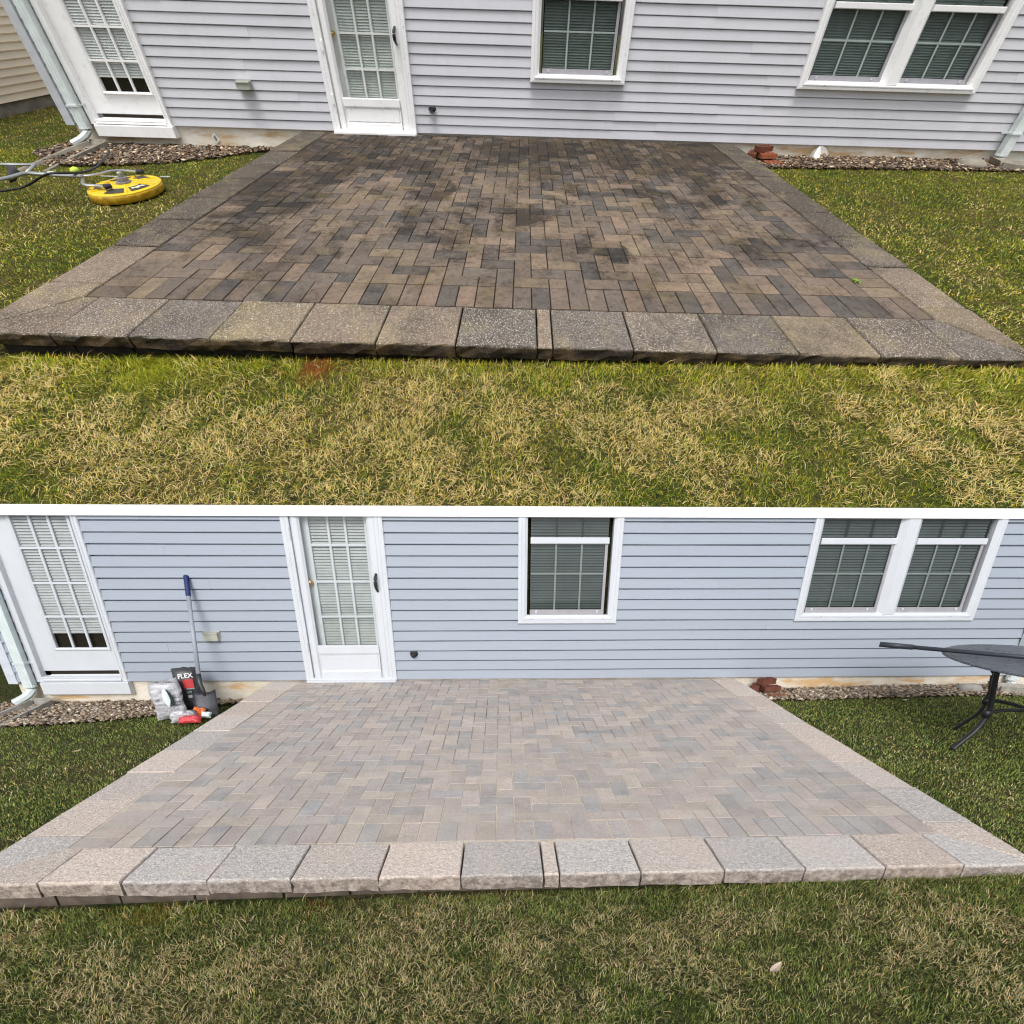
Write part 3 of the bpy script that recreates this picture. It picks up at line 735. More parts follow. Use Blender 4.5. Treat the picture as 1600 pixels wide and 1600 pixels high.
def edge_y(x, back):                   # where the upper lawn meets the back of the lower wall
    f = lambda y: Y2.L(Y1.W((x, y, float(lawn_z(x, y)))))[1] - back
    a, b = -6., -2.
    for _ in range(40):
        m = (a + b) / 2
        if f(m) < 0: a = m
        else: b = m
    return b
E1 = [edge_y(x, .136) for x in XS1]
rows = []
for t in list(np.linspace(0, 1, 40) ** 1.3) + [1.3, 2, 4]:
    r = []
    for x, e in zip(XS1, E1):
        y = e + (2.2 - e) * t; r.append((x, y, float(lawn_z(x, y)) - .012))
    rows.append(r)
sheet(Y1, 'lawn', XS1, rows, MT['lawn', 1], kind='structure', label='upper lawn with straw-coloured patches round the dark patio')
rows = []
XS2 = np.concatenate([[-14, -10], np.linspace(-8, 8, 55), [10, 14]])
for y in list(np.linspace(-8.5, .14, 44)): rows.append([(x, y, float(lawn_z(x, y)) - .012) for x in XS2])
sheet(Y2, 'lawn', XS2, rows, MT['lawn', 2], kind='structure', label='lower lawn of darker green grass round the pale patio')
# earth bank between the lower ground and the edge of the upper lawn, behind the lower wall
top = [tuple(Y2.L(Y1.W((x, e, float(lawn_z(x, e)) - .012)))) for x, e in zip(XS1, E1)]
bot = [(p[0], p[1] + .001, -.5) for p in top]
sheet(Y2, 'embankment', XS1, [bot, top], MT['lawn', 2], kind='structure', label='grassy bank behind the lower house wall')

def grass(yard, label):
    i = yard.i; P = []
    def scatter(x0, x1, y0, y1, dens):
        n = int((x1 - x0) * (y1 - y0) * dens); return np.stack([RNG.uniform(x0, x1, n), RNG.uniform(y0, y1, n)], 1)
    P.append(scatter(-3.3, 3.4, -4.80, -3.60, 37000))
    P.append(scatter(-5.0, -2.5, -3.6, -2.2, 11000)); P.append(scatter(2.4, 5.0, -3.6, -2.2, 11000))
    P.append(scatter(-6.4, -2.5, -2.2, -.2, 6500)); P.append(scatter(2.4, 6.8, -2.2, -.2, 6500))
    P.append(scatter(-7.4, -5.2, -1., 5., 3500)) if i == 1 else P.append(scatter(-7.4, -5.2, -1., .1, 3500))
    P.append(scatter(-5.6, -3.3, -4.8, -3.6, 6000)); P.append(scatter(3.4, 5.8, -4.8, -3.6, 6000)); P.append(scatter(5.0, 7.2, -3.6, -2.2, 4500)); P.append(scatter(-7., -5., -3.6, -2.2, 4500))
    P = np.concatenate(P); x, y = P[:, 0], P[:, 1]
    keep = ~((x > PO[0] - .004) & (x < PO[1] + .004) & (y > YF - .004) & (y < .05)) & ~((x > -5.22) & (y > -.03)) & ~in_gravel(x, y + .03 * (RNG.random(len(x)) - .7))
    if i == 1:
        e = np.interp(x, XS1, E1); keep &= y > e + .004
    keep &= RNG.random(len(x)) < .55 + .9 * (fbm(x * 16, y * 16, 51) - .25)      # tufts and thin spots
    P = P[keep]; x, y = P[:, 0], P[:, 1]; n = len(P)
    # where the turf is dry
    dry = .5 + .85 * (fbm(x * 1.7 + 3, y * 2.6, 21) - .5) + .75 * (fbm(x * 7, y * 8, 31) - .5)
    edge = np.exp(-np.maximum(YF - y, 0) / .13) * (y < YF)
    side = (y > YF)
    dry = dry - .28 * edge + np.where((y < -3.95) & (y > -9), .07, 0) - .10 * side * (y > -1.2)
    if i == 1: pd = np.clip((dry - .42) / .46, .08, .66)
    else: pd = np.clip((dry - .40) / .60, .06, .50)
    pd = np.where(side, pd * (.40 if i == 1 else .28), pd)
    isdry = RNG.random(n) < pd
    L = np.where(isdry, RNG.uniform(.012, .044, n), RNG.uniform(.010, .030, n)) * (1 + (.9 if i == 1 else .4) * edge)
    lean = np.where(isdry, RNG.uniform(.85, 1.5, n), RNG.uniform(.15, 1.2, n))
    az = 12 * fbm(x * 9, y * 9, 61) + RNG.normal(0, 1.5, n); curl = RNG.normal(0, .28, n)
    d = np.hypot(x + .05, y + 5.5)
    w = RNG.uniform(.00055, .00105, n) * np.clip(d / 2.0, .9, 2.2)
    z = lawn_z(x, y) - .012
    def step(az, el, l): return np.stack([np.cos(az) * np.sin(el) * l, np.sin(az) * np.sin(el) * l, np.cos(el) * l], 1)
    b = np.stack([x, y, z], 1); b[:, 2] += np.where(isdry, RNG.uniform(0, .012, n), 0)
    m = b + step(az, lean * .6, L * .5); t = m + step(az + curl, np.minimum(lean * 1.25, 1.75), L * .5)
    t[:, 2] = np.maximum(t[:, 2], z + .003)
    wd = np.stack([-np.sin(az), np.cos(az), RNG.uniform(-.5, .5, n)], 1) * w[:, None]
    V = np.stack([b - wd, b + wd, m - wd * .9, m + wd * .9, t], 1).reshape(-1, 3)
    k = np.arange(n)[:, None] * 5
    Q = k + np.array([[0, 1, 3, 2]]); T = k + np.array([[2, 3, 4]])
    v = np.where(isdry[:, None], RNG.uniform(.5, 1.15, (n, 1)), RNG.uniform(.35, 1.25, (n, 1))); hue = RNG.normal(0, .12, (n, 1))
    if i == 1: gr, dr, mid = np.array([.225, .275, .016]), np.array([.88, .67, .28]), np.array([.56, .47, .05])
    else: gr, dr, mid = np.array([.205, .275, .060]), np.array([.72, .58, .31]), np.array([.42, .385, .11])
    r = RNG.random((n, 1))
    c = np.where(isdry[:, None], np.where(r < .25, mid, dr), np.where(r < .22, mid, gr)) * v
    c[:, 0] *= (1 + hue[:, 0])
    if i == 1: c = np.where(isdry[:, None], c, c * (1 + .45 * edge[:, None] * np.array([1.2, 1., .3])))
    else: c = np.where(side[:, None], c * 1.22, c)
    pale = fbm(x * 2.3, y * 2.3, 77)[:, None]
    c = np.where(isdry[:, None], c, c * (.75 + .55 * pale))
    for sx, sy, sr, sc in GROUND_SPOTS[i]:
        f = np.exp(-(((x - sx) / sr) ** 2 + ((y - sy) / (sr * .55)) ** 2) * 1.4)[:, None] * (.95 if i == 1 else .45) * (fbm(x * 17, y * 17, 88) > .42)[:, None]
        hit = RNG.random((n, 1)) < f
        c = np.where(hit, np.array(sc) * 1.7 * v, c)
    C = np.repeat(np.concatenate([np.clip(c, 0, 1), np.ones((n, 1))], 1), 5, 0)
    C = C.reshape(n, 5, 4)
    return big_mesh(yard, 'grass', V, Q, T, GRASS, C.reshape(-1, 4), kind='stuff', label=label)
grass(Y1, 'straw and yellow-green grass blades of the upper lawn')
grass(Y2, 'dull green grass blades of the lower lawn')

ICO = None
def ico():
    t = (1 + 5 ** .5) / 2
    V = np.array([(-1, t, 0), (1, t, 0), (-1, -t, 0), (1, -t, 0), (0, -1, t), (0, 1, t), (0, -1, -t), (0, 1, -t), (t, 0, -1), (t, 0, 1), (-t, 0, -1), (-t, 0, 1)], float)
    F = np.array([(0, 11, 5), (0, 5, 1), (0, 1, 7), (0, 7, 10), (0, 10, 11), (1, 5, 9), (5, 11, 4), (11, 10, 2), (10, 7, 6), (7, 1, 8), (3, 9, 4), (3, 4, 2), (3, 2, 6), (3, 6, 8), (3, 8, 9), (4, 9, 5), (2, 4, 11), (6, 2, 10), (8, 6, 7), (9, 8, 1)])
    return V / np.linalg.norm(V[0]), F
def gravel(yard, label):
    i = yard.i
    IV, IF = ico(); P = []
    n0 = 21000
    x = RNG.uniform(-5.6, 5.8, n0 * 2); y = RNG.uniform(-1.05, .0, n0 * 2); k = in_gravel(x, y); x, y = x[k], y[k]
    if i == 1:                           # strip of chips along the neighbour's wall
        x = np.concatenate([x, RNG.uniform(-7.36, -7.15, 500)]); y = np.concatenate([y, RNG.uniform(-.5, 5, 500)])
    n = len(x)
    s = RNG.uniform(.008, .020, n) * (1. if i == 2 else .95)
    fl = RNG.uniform(.35, .7, n); el = RNG.uniform(.8, 1.7, n); az = RNG.uniform(0, np.pi, n)
    V = np.repeat(IV[None], n, 0) * (1 + RNG.normal(0, .16, (n, 12, 1)))
    V[:, :, 0] *= el[:, None]; V[:, :, 2] *= fl[:, None]
    tl = RNG.normal(0, .45, n); ct, st = np.cos(tl)[:, None], np.sin(tl)[:, None]
    V = np.stack([V[:, :, 0] * ct - V[:, :, 2] * st, V[:, :, 1], V[:, :, 0] * st + V[:, :, 2] * ct], 2)
    ca, sa = np.cos(az)[:, None], np.sin(az)[:, None]
    V = np.stack([V[:, :, 0] * ca - V[:, :, 1] * sa, V[:, :, 0] * sa + V[:, :, 1] * ca, V[:, :, 2]], 2) * s[:, None, None]
    V += np.stack([x, y, lawn_z(x, y) + .004 + RNG.uniform(0, .030, n) + .006 * np.exp(y / .2) * (y > -.5)], 1)[:, None]
    T = (np.arange(n)[:, None, None] * 12 + IF[None]).reshape(-1, 3)
    pal = np.array([(.20, .125, .075), (.095, .060, .040), (.34, .24, .145), (.62, .50, .34), (.035, .026, .018), (.22, .18, .14)] if i == 1 else
                   [(.34, .255, .175), (.235, .175, .125), (.46, .37, .26), (.62, .55, .44), (.085, .065, .05), (.31, .27, .23)])
    c = pal[RNG.choice(6, n, p=[.26, .24, .16, .08, .14, .12])] * RNG.uniform(.7, 1.25, (n, 1))
    C = np.repeat(np.concatenate([c, np.ones((n, 1))], 1), 12, 0)
    big_mesh(yard, 'gravel', V.reshape(-1, 3), np.zeros((0, 4), int), T, PEBBLE, C, kind='stuff', label=label)
gravel(Y1, 'brown stone chips along the foot of the lilac-grey wall')
gravel(Y2, 'tan pebbles along the foot of the blue-grey wall')

# ------------------------------------------------------------------ splash blocks and stone
def splash(yard, c, ang, label, L=.86, W=.30):
    m = MT['concrete', yard.i]; V, F = [], []
    prof = [(-.5, 0), (-.5, .085), (-.38, .085), (-.32, .035), (.32, .035), (.38, .085), (.5, .085), (.5, 0)]
    for t, wd, dz in ((0, .80, .02), (.5, .9, .0), (1, 1.05, -.03)):
        for a, z in prof: V.append((a * W * wd, -t * L, z * (1 - .2 * t) + dz))
    n = len(prof)
    for s in range(2): F += [(s * n + k, (s + 1) * n + k, (s + 1) * n + (k + 1) % n, s * n + (k + 1) % n) for k in range(n)]
    F += [tuple(range(n)), tuple(reversed(range(2 * n, 3 * n)))]
    V += [(-.4 * W * .8, 0, .02), (.4 * W * .8, 0, .02), (.4 * W * .8, .03, .12), (-.4 * W * .8, .03, .12)]
    F.append((3 * n, 3 * n + 1, 3 * n + 2, 3 * n + 3))
    ca, sa = math.cos(ang), math.sin(ang); z = float(lawn_z(c[0], c[1])) - .012
    V = [(c[0] + x * ca - y * sa, c[1] + x * sa + y * ca, z + zz) for x, y, zz in V]
    solid(yard, 'splash_block', (V, F), m, None, label=label, category='splash block', group='splash blocks under the downspouts')
splash(Y1, (-4.96, -.13), .02, 'grey concrete splash trough under the left downspout of the lilac-grey house')
splash(Y2, (-4.96, -.13), .02, 'grey concrete splash trough under the left downspout of the blue-grey house')
splash(Y1, (5.45, -.20), 1.35, 'concrete splash trough under the right downspout of the lilac-grey house', .8)
splash(Y2, (5.30, -.20), 1.35, 'concrete splash trough behind the black table', .8)
def stone(yard, c, r, label):
    IV, IF = ico(); V = []
    F = []
    # one subdivision, pushed about
    pts = [tuple(v) for v in IV]; idx = {}
    def mid(a, b):
        k = (min(a, b), max(a, b))
        if k not in idx:
            m = (np.array(pts[a]) + np.array(pts[b])) / 2; pts.append(tuple(m / np.linalg.norm(m))); idx[k] = len(pts) - 1
        return idx[k]
    for a, b, cc in IF: ab, bc, ca = mid(a, b), mid(b, cc), mid(cc, a); F += [(a, ab, ca), (ab, b, bc), (ca, bc, cc), (ab, bc, ca)]
    rr = random.Random(3)
    V = [(c[0] + p[0] * r * 1.3 * k, c[1] + p[1] * r * k, float(lawn_z(*c)) + .03 + p[2] * r * .7 * k) for p in pts for k in [rr.uniform(.86, 1.1)]]
    solid(yard, 'stone', (V, F), MT['concrete', yard.i], None, None, True, label=label, category='stone')
stone(Y1, (5.16, -.22), .12, 'rounded grey stone beside the right splash trough of the lilac-grey house')
stone(Y2, (5.02, -.20), .11, 'rounded grey stone at the end of the pebbles behind the black table')

# ------------------------------------------------------------------ loose red bricks with core holes
def cored_brick(yard, c, ang, mat, label, group, L=.19, W=.088, Hh=.058, tilt=0.):
    xs = [-.5, -.36, -.20, -.08, .08, .20, .36, .5]; ys = [-.5, -.2, .2, .5]; V, F = [], []
    def q(p): V.extend(p); n = len(V); F.append((n - 4, n - 3, n - 2, n - 1))
    for a in range(7):
        for b in range(3):
            x0, x1, y0, y1 = xs[a] * L, xs[a + 1] * L, ys[b] * W, ys[b + 1] * W
            if b == 1 and a in (1, 3, 5):
                zb_ = Hh * .25
                q([(x0, y0, zb_), (x1, y0, zb_), (x1, y1, zb_), (x0, y1, zb_)])
                for (p, s) in (((x0, y0), (x1, y0)), ((x1, y0), (x1, y1)), ((x1, y1), (x0, y1)), ((x0, y1), (x0, y0))): q([(*p, zb_), (*p, Hh), (*s, Hh), (*s, zb_)])
            else: q([(x0, y0, Hh), (x1, y0, Hh), (x1, y1, Hh), (x0, y1, Hh)])
    a, b = L / 2, W / 2
    for p, s in (((-a, -b), (a, -b)), ((a, -b), (a, b)), ((a, b), (-a, b)), ((-a, b), (-a, -b))): q([(*p, 0), (*s, 0), (*s, Hh), (*p, Hh)])
    q([(-a, b, 0), (a, b, 0), (a, -b, 0), (-a, -b, 0)])
    ca, sa = math.cos(ang), math.sin(ang)
    V = [(c[0] + x * ca - y * sa, c[1] + x * sa + y * ca, c[2] + z + x * tilt) for x, y, z in V]
    solid(yard, 'clay_brick', (V, F), mat, None, label=label, category='brick', group=group)
for yd, nm in ((Y1, 'dark patio'), (Y2, 'pale patio')):
    red = plain('red_clay', (.17, .060, .036) if yd is Y1 else (.17, .065, .045), .85, .15, var=.35, scale=20, yard=yd)
    org = plain('orange_clay', (.32, .105, .05) if yd is Y1 else (.30, .14, .09), .85, .15, var=.35, scale=20, yard=yd)
    gp = 'loose red bricks beside the ' + nm
    cored_brick(yd, (2.82, -.33, -.165), .05, org, f'half buried orange brick at the bottom of the stack by the {nm}', gp)
    cored_brick(yd, (2.64, -.17, -.100), 1.0, red, f'lower left red cored brick of the stack by the {nm}', gp, tilt=0)
    cored_brick(yd, (2.79, -.215, -.098), .15, org if yd is Y1 else red, f'lower right red brick under the top brick by the {nm}', gp)
    cored_brick(yd, (2.76, -.15, -.033), .35, red, f'topmost red cored brick of the stack by the {nm}', gp, Hh=.066)

# ------------------------------------------------------------------ surface cleaner on the upper lawn
YEL = plain('yellow_plastic', (.90, .60, .008), .4, .45, var=.25, scale=14)
YELD = plain('dirty_yellow', (.62, .36, .02), .5, .35, var=.5, scale=22)
def surface_cleaner():
    cx, cy = -3.50, -1.585; z = -.208
    t = thing(Y1, 'surface_cleaner', (cx, cy, z), 'yellow round surface cleaner with grey tube handle lying on grass', 'surface cleaner')
    R = .262
    solid(Y1, 'skirt', lathe(cx, cy, [(R * .96, z + .005), (R, z + .012), (R * 1.005, z + .065), (R, z + .085)], 40), YELD, None, t, True)
    solid(Y1, 'deck', lathe(cx, cy, [(R, z + .085), (R * .985, z + .098), (R * .9, z + .102), (R * .86, z + .096), (R * .42, z + .112), (R * .36, z + .118), (R * .1, z + .118)], 40), YEL, None, t, True)
    hub = solid(Y1, 'swivel', lathe(cx, cy, [(.055, z + .11), (.055, z + .135), (.040, z + .138), (.040, z + .175), (.022, z + .178), (.020, z + .205)], 8), plain('grey_cast', (.22, .21, .20), .5, .4), None, t)
    solid(Y1, 'fitting', lathe(cx, cy, [(.012, z + .20), (.018, z + .205), (.018, z + .225), (.010, z + .23)], 10), STEEL, None, hub, True)
    # raised ribs and dark stickers on the deck
    dk = plain('dark_sticker', (.055, .05, .045), .5, .3)
    for a0, a1 in ((-95, -55), (-42, 2), (60, 100), (115, 160), (-175, -135)):
        V = []
        for r, zz in ((.13, .1125), (.215, .1025)):
            for k in range(5):
                an = math.radians(a0 + (a1 - a0) * k / 4); V.append((cx + r * math.cos(an), cy + r * math.sin(an), z + zz))
        solid(Y1, 'sticker', (V, [(k, k + 1, 6 + k, 5 + k) for k in range(4)]), dk, None, t)
    wm = plain('white_print', (.75, .72, .55), .5, .3)
    for k, an in enumerate((-32, -24, -16, -8)):
        a = math.radians(an); r = .165 + .012 * (k % 2)
        p = (cx + r * math.cos(a), cy + r * math.sin(a)); ta = a + math.pi / 2
        V = [(p[0] + u * math.cos(ta) * .012 + v * math.cos(a) * .02, p[1] + u * math.sin(ta) * .012 + v * math.sin(a) * .02, z + .1105) for u, v in ((-1, -1), (1, -1), (1, 1), (-1, 1))]
        solid(Y1, 'print', (V, [(0, 1, 2, 3)]), wm, None, t)
    for an in (-50, 10, 58, 108, 170, -130):
        a = math.radians(an); solid(Y1, 'rib', tube([(cx + .06 * math.cos(a), cy + .06 * math.sin(a), z + .119), (cx + .235 * math.cos(a), cy + .235 * math.sin(a), z + .100)], .008, 6), YEL, None, t)
    # fork and tube frame
    pv = [(-3.47, -1.865, -.045), (-3.30, -1.52, -.045)]
    def gp(u, v, zz): return tuple(px1(u, v, zz - .035))
    solid(Y1, 'fork_arm', tube(smoothpath([gp(168, 291.5, -.03), gp(150, 290, -.03), gp(131, 288.5, -.02), gp(129.5, 281, 0.), gp(128, 275.5, .03)], 3), .013, 8), STEEL, None, t, True)
    solid(Y1, 'fork_arm', tube(smoothpath([gp(218, 268.5, -.03), gp(190, 266.5, .0), gp(172, 267.5, .02), gp(150, 273, .03), gp(128, 275, .03)], 3), .013, 8), STEEL, None, t, True)
    solid(Y1, 'pivot', tube([gp(163, 292.5, -.03), gp(173, 290, -.03)], .024, 8), BLACK, None, t)
    solid(Y1, 'pivot', tube([gp(214, 268.5, -.03), gp(223, 268, -.03)], .024, 8), BLACK, None, t)
    solid(Y1, 'handle_tube', tube(smoothpath([gp(130, 275.2, .03), gp(95, 274, .06), gp(60, 271.5, .09), gp(38, 271, .11), gp(16, 277, .13), gp(-14, 283, .15)], 4), .017, 8), STEEL, None, t, True)
    solid(Y1, 'handle_tube', tube([gp(41, 271, .10), gp(54, 257.5, .12), gp(16, 256.8, .13), gp(-14, 256.6, .13)], .014, 8), STEEL, None, t, True)
    solid(Y1, 'valve', join(tube([gp(76, 270, .085), gp(86, 270.5, .085)], .016, 8), ), plain('pale_plastic', (.55, .55, .5), .5, .3), None, t)
    solid(Y1, 'trigger_grip', tube([gp(17, 262, .12), gp(22, 268, .10), gp(18, 280, .05), gp(13, 281, .05)], .03, 8), BLACK, None, t, True)
    solid(Y1, 'axle_pin', tube([gp(157, 275, -.10), gp(185, 276, -.10)], .006, 6), plain('pale_plastic', (.55, .55, .5), .5, .3), None, t)
    solid(Y1, 'axle_pin', tube([gp(250, 276, -.12), gp(266, 276, -.12)], .006, 6), plain('pale_plastic', (.55, .55, .5), .5, .3), None, t)
def px1(u, v, z):                       # helper used while surveying: ground point of yard 1 at a sight line
    d = R1.T @ np.array([(u - 803.6714) / 661.4448, (v - 1069.9032) / 661.4448, 1.]); d = d / np.array([1, 2.0082, .6092]) / RS
    o = T1 / RS; return o + d * ((z - o[2]) / d[2])
def px2(u, v, z=None, y=None):
    d = R2.T @ np.array([(u - 803.6714) / 661.4448, (v - 1069.9032) / 661.4448, 1.]) / RS; o = T2 / RS
    return o + d * ((z - o[2]) / d[2] if z is not None else (y - o[1]) / d[1])
surface_cleaner()
RUB = plain('black_rubber', (.012, .012, .013), .5, .35)
hp = [px1(-14, 301, -.12), px1(16, 296.5, -.12), px1(40, 291, -.10), px1(62, 278, 0.), px1(76, 271.5, .08), px1(100, 270.5, .07), px1(130, 269, .0), px1(150, 261, -.05), px1(164, 247, -.1), px1(170, 236, -.13), px1(166, 231, -.14)]
solid(Y1, 'pressure_hose', tube(smoothpath([tuple(p) for p in hp], 5), .011, 8), RUB, None, None, True, label='black pressure hose curling over the yellow cleaner handle', category='hose')
V, F = lathe(*px1(117, 266.5, .03)[:2], [(.004, -.002), (.024, .012), (.033, .034), (.024, .056), (.004, .068)], 16)
solid(Y1, 'green_ball', (V, F), plain('lime_felt', (.55, .72, .10), .8, .1, var=.1), None, None, True, label='small lime green ball resting on the black hose', category='ball')
# diamond tag on the foundation
tg = thing(Y1, 'tag', (-3.645, -.01, -.2), 'small white tilted label stuck to the concrete foundation', 'label')
TP = [(-3.632, -.046), (-3.682, -.100), (-3.650, -.198), (-3.606, -.158)]
def quadplate(pts, y0, y1): return [(x, y0, z) for x, z in pts] + [(x, y1, z) for x, z in pts], [(0, 1, 2, 3), (7, 6, 5, 4), (0, 4, 5, 1), (1, 5, 6, 2), (2, 6, 7, 3), (3, 7, 4, 0)]
solid(Y1, 'plate', quadplate(TP, .004, .012), plain('paper_white', (.80, .79, .74), .6, .2, var=.05), None, tg)
cxy = np.mean(TP, 0); solid(Y1, 'print', quadplate([tuple(cxy + (np.array(p) - cxy) * .55) for p in TP], .0015, .0038), plain('grey_print', (.28, .28, .27), .6, .2, var=.5, scale=60), None, tg)
# clear plastic bottle-like cover lying at the wall
n = NT('clear_plastic', Y1); n.done((.85, .87, .86), .25, .5); n.b.inputs['Alpha'].default_value = .35; CLEAR = n.m
pc = thing(Y1, 'plastic_cover', (3.5, -.06, -.12), 'clear crumpled plastic cover leaning on the foundation', 'plastic cover')
V, F = [], []
for a in range(7):
    an = math.pi * a / 6
    for r, yy in ((.098, -.02), (.085, -.07), (.05, -.10)): V.append((3.505 - r * math.cos(an), yy + .012 * math.sin(a * 2.3), -.125 + r * 1.45 * math.sin(an)))
F = [(a * 3 + b, a * 3 + 3 + b, a * 3 + 4 + b, a * 3 + 1 + b) for a in range(6) for b in range(2)]
solid(Y1, 'shell', (V, F), CLEAR, None, pc, True)
solid(Y1, 'crumple', ([(3.405, -.09, -.12), (3.44, -.11, -.122), (3.475, -.10, -.11), (3.415, -.07, -.06), (3.445, -.085, -.04), (3.48, -.06, -.03), (3.45, -.05, .02), (3.47, -.05, .01)], [(0, 1, 4, 3), (1, 2, 5, 4), (3, 4, 7, 6), (4, 5, 7)]), plain('cloudy_plastic', (.75, .78, .76), .35, .4), None, pc)
# weed in a joint
V, F = [], []
for k in range(7):
    a = k * .9 + .3; r = .026 + .008 * (k % 3); o = len(V); ca, sa = math.cos(a), math.sin(a); w = .006
    V += [(2.0, -3.05, .002), (2.0 + ca * r * .5 - sa * w, -3.05 + sa * r * .5 + ca * w, .016), (2.0 + ca * r, -3.05 + sa * r, .008), (2.0 + ca * r * .5 + sa * w, -3.05 + sa * r * .5 - ca * w, .016)]; F.append((o, o + 1, o + 2, o + 3))
solid(Y1, 'weed', (V, F), plain('weed_leaf', (.20, .34, .03), .6, .3), None, label='small bright green weed growing between the stained bricks', category='weed')

# ------------------------------------------------------------------ shovel and bags in the lower yard
def shovel():
    tip = np.array([-3.052, -.60, -.20]); topp = np.array([-3.197, -.035, 1.188])
    t = thing(Y2, 'shovel', tuple(tip), 'square shovel with grey shaft and blue grip leaning on the wall', 'shovel')
    ax = (topp - tip) / np.linalg.norm(topp - tip); L = np.linalg.norm(topp - tip)
    P = lambda s: tuple(tip + ax * s)
    dark = plain('blackened_steel', (.07, .072, .078), .45, .5, .6)
    solid(Y2, 'shaft', tube([P(.40), P(L - .22)], [.0205, .0195], 12), plain('grey_shaft', (.33, .37, .41), .35, .4, yard=Y2), None, t, True)
    solid(Y2, 'grip', tube([P(L - .225), P(L - .215), P(L - .01), P(L)], [.021, .0235, .0235, .018], 12), plain('navy_grip', (.015, .03, .14), .5, .3), None, t, True)
    # socket that bends back into the blade
    side = np.array([1., .12, 0]); side /= np.linalg.norm(side); nrm = np.cross(side, ax)
    if nrm[1] > 0: nrm = -nrm
    S = lambda s, w, d: tuple(tip + ax * s + side * w + nrm * d)
    solid(Y2, 'socket', tube([S(.44, 0, 0), S(.34, .003, .002), S(.27, .014, -.012), S(.20, .03, -.020)], [.0215, .023, .023, .014], 10), dark, None, t, True)
    # square mouth blade: dished sheet with thickness
    V, F = [], []; rowsn, coln = 7, 9
    for side_ in (0, 1):
        for r in range(rowsn):
            s = -.012 + .262 * r / (rowsn - 1)
            for c in range(coln):
                u = -1 + 2 * c / (coln - 1); hw = .108
                if r == rowsn - 1: s2 = s + (.028 * abs(u) ** 2 - .010)
                else: s2 = s
                dish = .030 * u * u + .012 * (r / (rowsn - 1)) ** 2
                V.append(S(s2, .035 + hw * u, dish - .02 - .003 * side_))
    m = rowsn * coln
    for r in range(rowsn - 1):
        for c in range(coln - 1):
            q = (r * coln + c, r * coln + c + 1, (r + 1) * coln + c + 1, (r + 1) * coln + c); F += [q, tuple(reversed([k + m for k in q]))]
    bd = [c for c in range(coln)] + [r * coln + coln - 1 for r in range(1, rowsn)] + [(rowsn - 1) * coln + c for c in range(coln - 2, -1, -1)] + [r * coln for r in range(rowsn - 2, 0, -1)]
    F += [(bd[k], bd[(k + 1) % len(bd)], bd[(k + 1) % len(bd)] + m, bd[k] + m) for k in range(len(bd))]
    solid(Y2, 'blade', (V, F), plain('worn_steel', (.085, .088, .100), .42, .5, .55, var=.35, scale=16, yard=Y2), None, t, True)
shovel()
def text_mesh(s):
    cu = bpy.data.curves.new('text', 'FONT'); cu.body = s; cu.align_x = 'LEFT'; cu.offset = .022; ob = bpy.data.objects.new('t', cu); COL.objects.link(ob)
    bpy.context.view_layer.update()
    me = bpy.data.meshes.new_from_object(ob.evaluated_get(bpy.context.evaluated_depsgraph_get()))
    V = np.array([tuple(v.co) for v in me.vertices]); F = [tuple(p.vertices) for p in me.polygons]
    bpy.data.objects.remove(ob); bpy.data.curves.remove(cu); bpy.data.meshes.remove(me)
    V -= V.min(0); V /= V.max(0)[[0, 1, 1]] + 1e-9; return V, F
def pillow(W, Hh, Dd, seed, crump, nx=14, nz=16, taper=0.):
    """a filled sack: two skins meeting at the seams, u across, w up, d depth"""
    rr = np.random.default_rng(seed); V, F = [], []
    for side in (-1, 1):
        for b in range(nz + 1):
            for a in range(nx + 1):
                u, w = a / nx * 2 - 1, b / nz
                bul = (max(0, 1 - abs(u) ** 3.2)) ** .5 * (max(0, math.sin(math.pi * min(max(w, .0), 1.)))) ** .38
                f = (float(fbm(np.array(u * 3. + seed), np.array(w * 5.), seed)) - .5)
                g = (float(fbm(np.array(u * 9. + seed), np.array(w * 13.), seed + 4)) - .5)
                d = side * Dd * bul * (1 + crump * 1.3 * f) + crump * Dd * g * .9 * (bul > 0)
                V.append((u * W * (1 - taper + taper * math.sin(math.pi * w) ** .8) * (1 + .05 * math.sin(w * 9 + seed) + .12 * crump * f), d, w * Hh * (1 + .05 * f + .10 * crump * (float(fbm(np.array(u * 4. + seed), np.array(3.), seed + 7)) - .5))))
    n = (nx + 1) * (nz + 1)
    for b in range(nz):
        for a in range(nx):
            q = (b * (nx + 1) + a, b * (nx + 1) + a + 1, (b + 1) * (nx + 1) + a + 1, (b + 1) * (nx + 1) + a); F += [q, tuple(reversed([k + n for k in q]))]
    return V, F
def orient(VF, c, yaw, leanb, roll=0.):
    V, F = VF; out = []
    for u, d, w in V:
        x, z = u * math.cos(roll) + w * math.sin(roll), -u * math.sin(roll) + w * math.cos(roll)
        d2, z2 = d + z * math.sin(leanb), z * math.cos(leanb) - d * math.sin(leanb)
        out.append((c[0] + x * math.cos(yaw) - d2 * math.sin(yaw), c[1] + x * math.sin(yaw) + d2 * math.cos(yaw), c[2] + z2))
    return out, F
